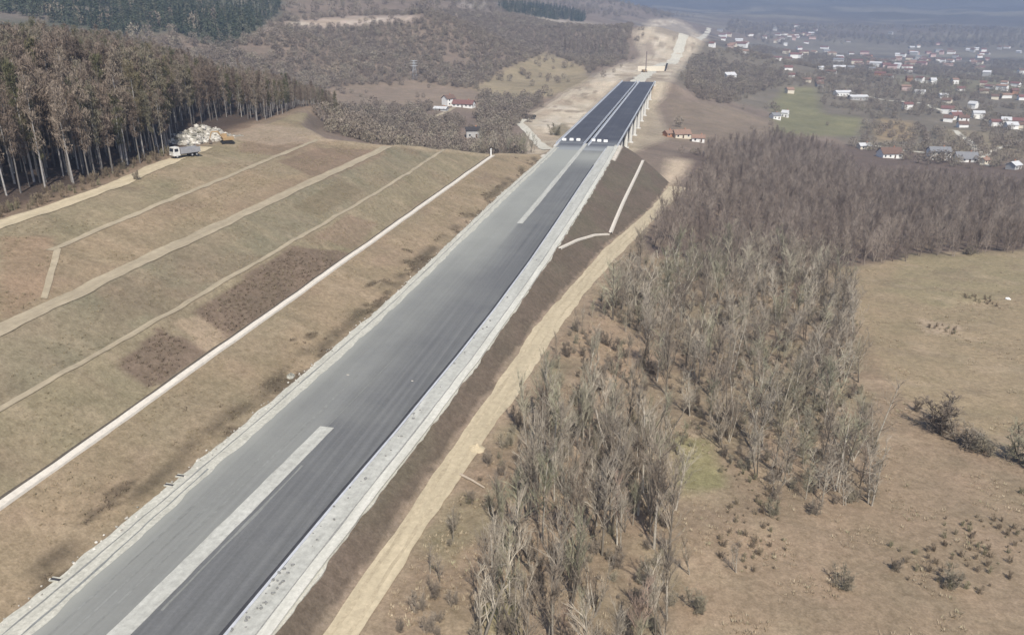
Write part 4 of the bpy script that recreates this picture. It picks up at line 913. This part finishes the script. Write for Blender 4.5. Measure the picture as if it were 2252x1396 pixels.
for _ in range(75):
    ux, uy = rv.uniform(1700, 2245), rv.gauss(133, 16)
    if rv.random() < 0.3: ux, uy = rv.uniform(1560, 1800), rv.gauss(88, 12)
    VIL.append((((ux - 1700) * 4.08, (uy - 60) * 4.08), rv.choice([9, 11, 12, 14, 18]), rv.choice(['white', 'white', 'white', 'cream', 'pink', 'grey'])))
for _ in range(14): VIL.append(((rv.uniform(1500, 2240), rv.uniform(480, 930)), rv.choice([9, 11, 13]), rv.choice(['white', 'white', 'cream'])))
for (zx, zy), w, wc in VIL:
    px = 1700 + zx / 4.08; py = 60 + zy / 4.08 + 2; rc = random.choice(ROOFPICK[wc]); zn = zone(px, py)
    long = 'long ' if w >= 18 else 'small ' if w <= 10 else ''
    lb = '%s%s house with %s roof in the %s' % (long, wc, {'pale': 'pale metal', 'orange': 'orange tiled', 'grey': 'dark grey'}.get(rc, rc), zn)
    k = pick(px, py); big = 1.25 if k[1] > 1400 else 1.0
    house(px, py, min(w, 20) * 0.9 * big, 7.5 * big, random.choice([3.2, 4.0, 5.6]) * big, random.choice([1.8, 2.4]) * big, wc, rc, lb, group='houses of the ' + zn)

# ------------------------------------------------------------------ plant and vehicles
mTruckW = plain('white_cab_paint', (0.66,0.65,0.63), 0.12, 1.0, 0.35, 0.5); mTip = plain('grey_tipper_steel', (0.30,0.30,0.32), 0.15, 1.0, 0.5, 0.4)
mTyre = plain('tyre_rubber', (0.025,0.025,0.027), 0.2); mYel = plain('digger_paint', (0.36,0.25,0.14), 0.12, 1.0, 0.5, 0.4); mSteel = plain('worn_steel', (0.16,0.13,0.11), 0.3)
mHub = plain('wheel_hub', (0.35,0.35,0.36), 0.1)
def wheel(parent, x, y, r, w):
    t = MB().tube([(x - w / 2, y, r), (x + w / 2, y, r)], [r, r], 14, True).build('wheel', mTyre, parent)
    MB().tube([(x - w / 2 - 0.02, y, r), (x + w / 2 + 0.02, y, r)], [r * 0.5, r * 0.5], 10, True).build('hub', mHub, t)
def truck(x, y, z, rz, label, mcab, mbody, s=1.0):
    t = tag(empty('tipper_truck', (x, y, z), rz, s), label, 'truck')      # drives towards -y
    MB().box(-0.55, 0.55, -3.6, 4.2, 0.75, 1.05).build('chassis', mSteel, t)
    cab = MB().prism_x([(-4.0, 0.7), (-4.05, 1.9), (-3.75, 3.1), (-2.1, 3.15), (-2.0, 0.7)][::-1], -1.22, 1.22).build('cab', mcab, t)
    MB().prism_x([(-4.08, 1.95), (-3.83, 2.85), (-3.78, 2.85), (-4.0, 1.95)][::-1], -1.05, 1.05).build('windscreen', mPane, cab)
    for sx in (-1, 1): MB().box(sx * 1.235 - 0.02, sx * 1.235 + 0.02, -3.6, -2.5, 1.9, 2.75).build('side_window', mPane, cab); MB().box(sx * 0.95 - 0.18, sx * 0.95 + 0.18, -4.1, -4.0, 0.85, 1.1).build('headlight', mWhite, cab)
    MB().box(-1.25, 1.25, -4.12, -3.9, 0.45, 0.75).build('bumper', mSteel, t)
    b = MB(); b.box(-1.25, 1.25, -1.8, 4.3, 1.1, 1.25); b.box(-1.25, -1.15, -1.8, 4.3, 1.25, 2.6); b.box(1.15, 1.25, -1.8, 4.3, 1.25, 2.6); b.box(-1.15, 1.15, -1.8, -1.7, 1.25, 2.9); b.box(-1.15, 1.15, 4.2, 4.3, 1.25, 2.4)
    b.build('tipper_body', mbody, t)
    for yy in (-3.0, 1.6, 3.0):
        for sx in (-1, 1): wheel(t, sx * 1.02, yy, 0.5, 0.36)
    return t
x, y, z = pick(408, 346); truck(x, y, z + 0.1, -0.50, 'white-cabbed tipper truck with grey body parked on the haul road by the forest', mTruckW, mTip, 0.95)
x, y, z = pick(1166, 262); truck(x, y, z + 0.2, YAW - 1.2, 'dark truck on pale earth left of the viaduct', plain('dark_cab', (0.05,0.05,0.055)), plain('dark_body', (0.07,0.065,0.06)), 1.0)
# digger
x, y, z = pick(500, 316); t = tag(empty('excavator', (x, y, z), YAW - 1.1, 1.0), 'yellow-brown tracked excavator on the hilltop right of the rubble heap', 'excavator')
for sx in (-1, 1):
    MB().prism_x([(-1.9, 0.35), (-1.6, 0.0), (1.6, 0.0), (1.9, 0.35), (1.6, 0.8), (-1.6, 0.8)][::-1], sx * 1.1 - 0.3, sx * 1.1 + 0.3).build('track', mTyre, t)
MB().box(-0.8, 0.8, -0.9, 0.9, 0.45, 1.0).build('undercarriage', mSteel, t)
MB().prism_x([(-1.2, 1.0), (-1.2, 1.7), (0.4, 1.9), (2.0, 1.9), (2.1, 1.0)][::-1], -1.2, 1.2).build('engine_house', mYel, t)
cb = MB().prism_x([(-1.5, 1.0), (-1.5, 2.0), (-1.2, 2.85), (0.2, 2.85), (0.2, 1.0)][::-1], -1.25, -0.3).build('cab', mYel, t)
MB().box(-1.27, -1.2, -1.3, 0.0, 1.9, 2.7).build('side_window', mPane, cb); MB().box(-1.15, -0.4, -1.5, -1.42, 1.95, 2.6).build('windscreen', mPane, cb)
bm = MB().tube([(0.2, -1.0, 1.5), (0.2, -2.4, 3.6), (0.2, -4.2, 3.7)], [0.24, 0.3, 0.2], 6, True).build('boom', mYel, t)
MB().tube([(0.2, -4.2, 3.7), (0.2, -5.0, 1.6)], [0.2, 0.13], 6, True).build('arm', mYel, t)
MB().prism_x([(-5.0, 1.7), (-5.5, 0.9), (-5.2, 0.35), (-4.4, 0.5), (-4.6, 1.2)][::-1], -0.35, 0.75).build('bucket', mSteel, t)
# heaps: rubble beside the truck, spoil by the track
def heap(name, px, py, rx, ry, h, mat, label, seed, n=22, cat='heap', lump=0.35):
    x0, y0, z0 = pick(px, py); rg = np.random.default_rng(seed); V = []; Fc = []
    for i in range(n + 1):
        for j in range(n + 1):
            u = 2 * i / n - 1; v = 2 * j / n - 1; r = math.hypot(u, v); x = x0 + u * rx; y = y0 + v * ry
            k = max(0, 1 - r); hz = h * (k ** 0.75) * (1 + lump * float(fbm(np.array([u * 5 + seed]), np.array([v * 5]), 3)[0]) * 2) if k > 0 else -0.4
            V.append((x, y, ztop(x, y) + hz - 0.05))
    for i in range(n):
        for j in range(n): a = i * (n + 1) + j; Fc.append((a, a + n + 1, a + n + 2, a + 1))
    return tag(mesh_obj(name, V, Fc, mat), label, cat)
mRub = plain('pale_rubble', (0.38,0.355,0.315), 0.35, 1.2); mRub2 = plain('grey_rubble', (0.27,0.26,0.225), 0.45, 1.0)
heap('rubble_heap', 455, 302, 8.0, 6.5, 2.9, mRub, 'large pale rubble heap on the hilltop between truck and excavator', 1)
heap('rubble_heap', 420, 312, 5.0, 7.0, 2.4, mRub2, 'grey rubble heap against the trees behind the tipper truck', 2)
def rock(seed, mat):
    rg = np.random.default_rng(seed); V = []; Fc = []; n, m = 4, 6
    for i in range(n + 1):
        for j in range(m):
            t = math.pi * i / n; p = 2 * math.pi * j / m; q = 0.5 * (1 + rg.uniform(-0.3, 0.3)); V.append((q * math.sin(t) * math.cos(p), q * math.sin(t) * math.sin(p), q * 0.75 * math.cos(t)))
    for i in range(n):
        for j in range(m): Fc.append((i * m + j, (i + 1) * m + j, (i + 1) * m + (j + 1) % m, i * m + (j + 1) % m))
    me = bpy.data.meshes.new('rock'); me.from_pydata(V, [], Fc); me.materials.append(mat); return me
mRock = by_random('rubble_stone', [(0.0, (0.20,0.19,0.165)), (0.5, (0.42,0.39,0.35)), (1.0, (0.62,0.59,0.54))])
bpy.context.view_layer.update(); pr = []
for nm in ('rubble_heap', 'rubble_heap.001'):
    vv = [v.co for v in bpy.data.objects[nm].data.vertices]
    pr += [(v.x + random.uniform(-0.3, 0.3), v.y + random.uniform(-0.3, 0.3), v.z + 0.05) for v in vv if random.random() < 0.55]
mass('rubble_stones', [rock(i, mRock) for i in range(4)], pr, [random.choice([0.5, 0.8, 1.2, 1.9]) * random.uniform(0.7, 1.2) for _ in pr], 'loose stones strewn over the rubble heaps by the forest')
heap('spoil_heap', 1048, 990, 1.5, 1.3, 0.8, mDirt, 'small sandy spoil heap on the right edge of the dirt track', 3, 12)
heap('spoil_heap', 640, 832, 0.7, 1.2, 0.4, mRub2, 'white stone heap on the left verge of the motorway', 4, 10, lump=0.6)
# fallen log and a marker post, a boulder in the meadow
a = pick(1012, 1045); c = pick(1066, 1078)
tag(MB().tube([(a[0], a[1], a[2] + 0.18), ((a[0] + c[0]) / 2, (a[1] + c[1]) / 2, (a[2] + c[2]) / 2 + 0.28), (c[0], c[1], c[2] + 0.18)], [0.19, 0.16, 0.10], 7, True).build('fallen_log', plain('dry_log', (0.42,0.35,0.28), 0.15)), 'pale fallen log lying on the bank right of the dirt track', 'log')
x, y, z = pick(1080, 343); tag(MB().box(x - 0.22, x + 0.22, y - 0.22, y + 0.22, z - 0.3, z + 2.6).box(x - 0.32, x + 0.32, y - 0.32, y + 0.32, z + 2.6, z + 2.75).build('marker_post', mWhite), 'short white post at the far end of the long drain', 'post')
def boulder(px, py, r, mat, label, seed):
    x, y, z = pick(px, py); rg = np.random.default_rng(seed); mb = MB(); V = []; Fc = []; n, m = 6, 9
    for i in range(n + 1):
        for j in range(m):
            t = math.pi * i / n; p = 2 * math.pi * j / m; q = r * (1 + rg.uniform(-0.22, 0.22)); V.append((x + q * 1.3 * math.sin(t) * math.cos(p), y + q * math.sin(t) * math.sin(p), z + r * 0.3 + q * 0.7 * math.cos(t)))
    for i in range(n):
        for j in range(m): Fc.append((i * m + j, (i + 1) * m + j, (i + 1) * m + (j + 1) % m, i * m + (j + 1) % m))
    return tag(mesh_obj('boulder', V, Fc, mat), label, 'rock')
boulder(2216, 659, 0.55, mWhite, 'white boulder alone on the upper right of the meadow', 1)
boulder(2152, 962, 0.6, mRub, 'pale boulder among the bushes of the meadow hedge line', 2)
boulder(1440, 892, 0.001 + 0.5, mRub, 'pale boulder at the left side of the tree belt', 3) if False else None
boulder(907, 842, 0.22, mRub, 'small stone lying on the right carriageway', 4)
boulder(765, 826, 0.25, mRub, 'small stone lying on the left carriageway', 5)
strip('verge_joint', lambda Y: xGR(Y) - 1.62, lambda Y: xGR(Y) - 1.42, -80, 372, plain('verge_joint_grey', (0.24,0.235,0.22), 0.3), 0.0, 1.0, 2, 0.14, 5, flat=0.345)  # thin grey line between the gravel and its bright outer edge
mSpill = plain('dark_spill', (0.20,0.20,0.195), 0.4, 2.0)
rs = random.Random(9); sp = []
for k in range(70):
    y = rs.choice([rs.uniform(52, 68), rs.uniform(52, 110), rs.uniform(60, 200)]); x = float(xAR(y)) + rs.uniform(0.8, 2.2); sp.append((x, y, 0.33))
mass('spilled_lumps', [rock(20 + i, mSpill) for i in range(3)], sp, [rs.uniform(0.15, 0.5) for _ in sp], 'dark lumps of spilled asphalt along the right gravel verge')
sp = [(float(xGL(y)) + rs.uniform(-0.6, 1.2), y, 0.1) for y in [rs.uniform(48, 300) for _ in range(320)]]
mass('verge_stones', [rock(30 + i, mRock) for i in range(3)], sp, [rs.uniform(0.12, 0.4) for _ in sp], 'loose pale stones along the left motorway verge')
# culvert mouths cut through the left verge
for (px, py), lb in [((122,1274), 'nearest'), ((372,1066), 'middle'), ((397,1046), 'farthest')]:
    x, y = unp(px, py, 0.1); t = tag(empty('culvert_mouth', (x, y, 0.1)), '%s dark culvert opening in the left motorway verge' % lb, 'culvert', 'culverts of the left verge')
    MB().box(-0.6, 0.6, -0.18, 0.18, 0.0, 0.06).build('opening', mDark, t)
    for s in (-1, 1): MB().box(-0.62, 0.62, s * 0.27 - 0.07, s * 0.27 + 0.07, -0.1, 0.1).build('cheek_wall', mGravelV, t)
# lattice pylon on the scrub hill
def pylon(px, py, H, label):
    x, y, z = pick(px, py); t = tag(empty('pylon', (x, y, z), YAW + 0.4), label, 'pylon'); m = plain('pylon_steel', (0.42,0.44,0.47), 0.1)
    L = MB(); B = MB(); w0, w1 = 2.2, 0.5
    for sx in (-1, 1):
        for sy in (-1, 1): MB().tube([(sx * w0, sy * w0, -0.5), (sx * w1, sy * w1, H)], [0.16, 0.10], 4).build('leg', m, t)
    for i in range(7):
        za, zb = H * i / 7, H * (i + 1) / 7; wa = w0 + (w1 - w0) * i / 7; wb = w0 + (w1 - w0) * (i + 1) / 7
        for s in (-1, 1): B.tube([(-wa, s * wa, za), (wb, s * wb, zb)], [0.07, 0.07], 3).tube([(s * wa, wa, za), (s * wb, -wb, zb)], [0.07, 0.07], 3)
    B.build('bracing', m, t)
    for zz in (0.72, 0.86, 0.98): MB().prism([(-4, H * zz), (0, H * zz - 0.5), (4, H * zz), (0, H * zz + 0.25)], -0.15, 0.15).build('crossarm', m, t)
pylon(912, 176, 17, 'grey lattice power pylon on the scrubby hill left of the viaduct')
# piling rig and wall on the earthworks beyond the viaduct
x, y, z = pick(1417, 160); t = tag(empty('piling_rig', (x, y, z), YAW + 0.3), 'thin brown piling rig mast on pale earthworks beyond the viaduct', 'rig')
MB().box(-2, 2, -2.5, 2.5, 0.9, 2.8).build('machine_house', mYel, t)
for s in (-1, 1): MB().box(s * 1.7 - 0.4, s * 1.7 + 0.4, -3, 3, -0.3, 0.9).build('track', mTyre, t)
MB().box(-0.45, 0.45, -3.6, -2.8, 0.4, 21).build('mast', plain('rig_mast', (0.24,0.20,0.18)), t)
a = pick(1402, 157); c = pick(1462, 157)
t = tag(empty('retaining_wall', (a[0], a[1], min(a[2], c[2])), math.atan2(c[1] - a[1], c[0] - a[0])), 'pale retaining wall with a dark end post across the far earthworks', 'wall'); Lw = math.hypot(c[0] - a[0], c[1] - a[1])
MB().box(0, Lw, 0, 0.8, -2, 5.0).build('wall_panel', WM['cream'], t); MB().prism([(Lw - 1.2, -2), (Lw + 0.6, -2), (Lw + 3.0, 8.0), (Lw + 1.4, 8.0)], -0.6, 1.2).build('end_post', mDark, t)

# ------------------------------------------------------------------ haze over the valley
hm = bpy.data.materials.new('haze'); hm.use_nodes = True; nt = hm.node_tree; nt.nodes.clear()
ho = nt.nodes.new('ShaderNodeOutputMaterial'); pv = nt.nodes.new('ShaderNodeVolumePrincipled'); nt.links.new(pv.outputs[0], ho.inputs['Volume'])
pv.inputs['Color'].default_value = (0.50, 0.655, 1.0, 1); pv.inputs['Density'].default_value = 0.00018; pv.inputs['Anisotropy'].default_value = 0.0
zlo = float(GZ.min()) - 2.0; zhi = max(float(GZ.max()) + 60.0, 130.0)
hz = MB().box(-9500, 9500, -300, 11000, zlo, zhi).build('haze', hm); hz['kind'] = 'stuff'
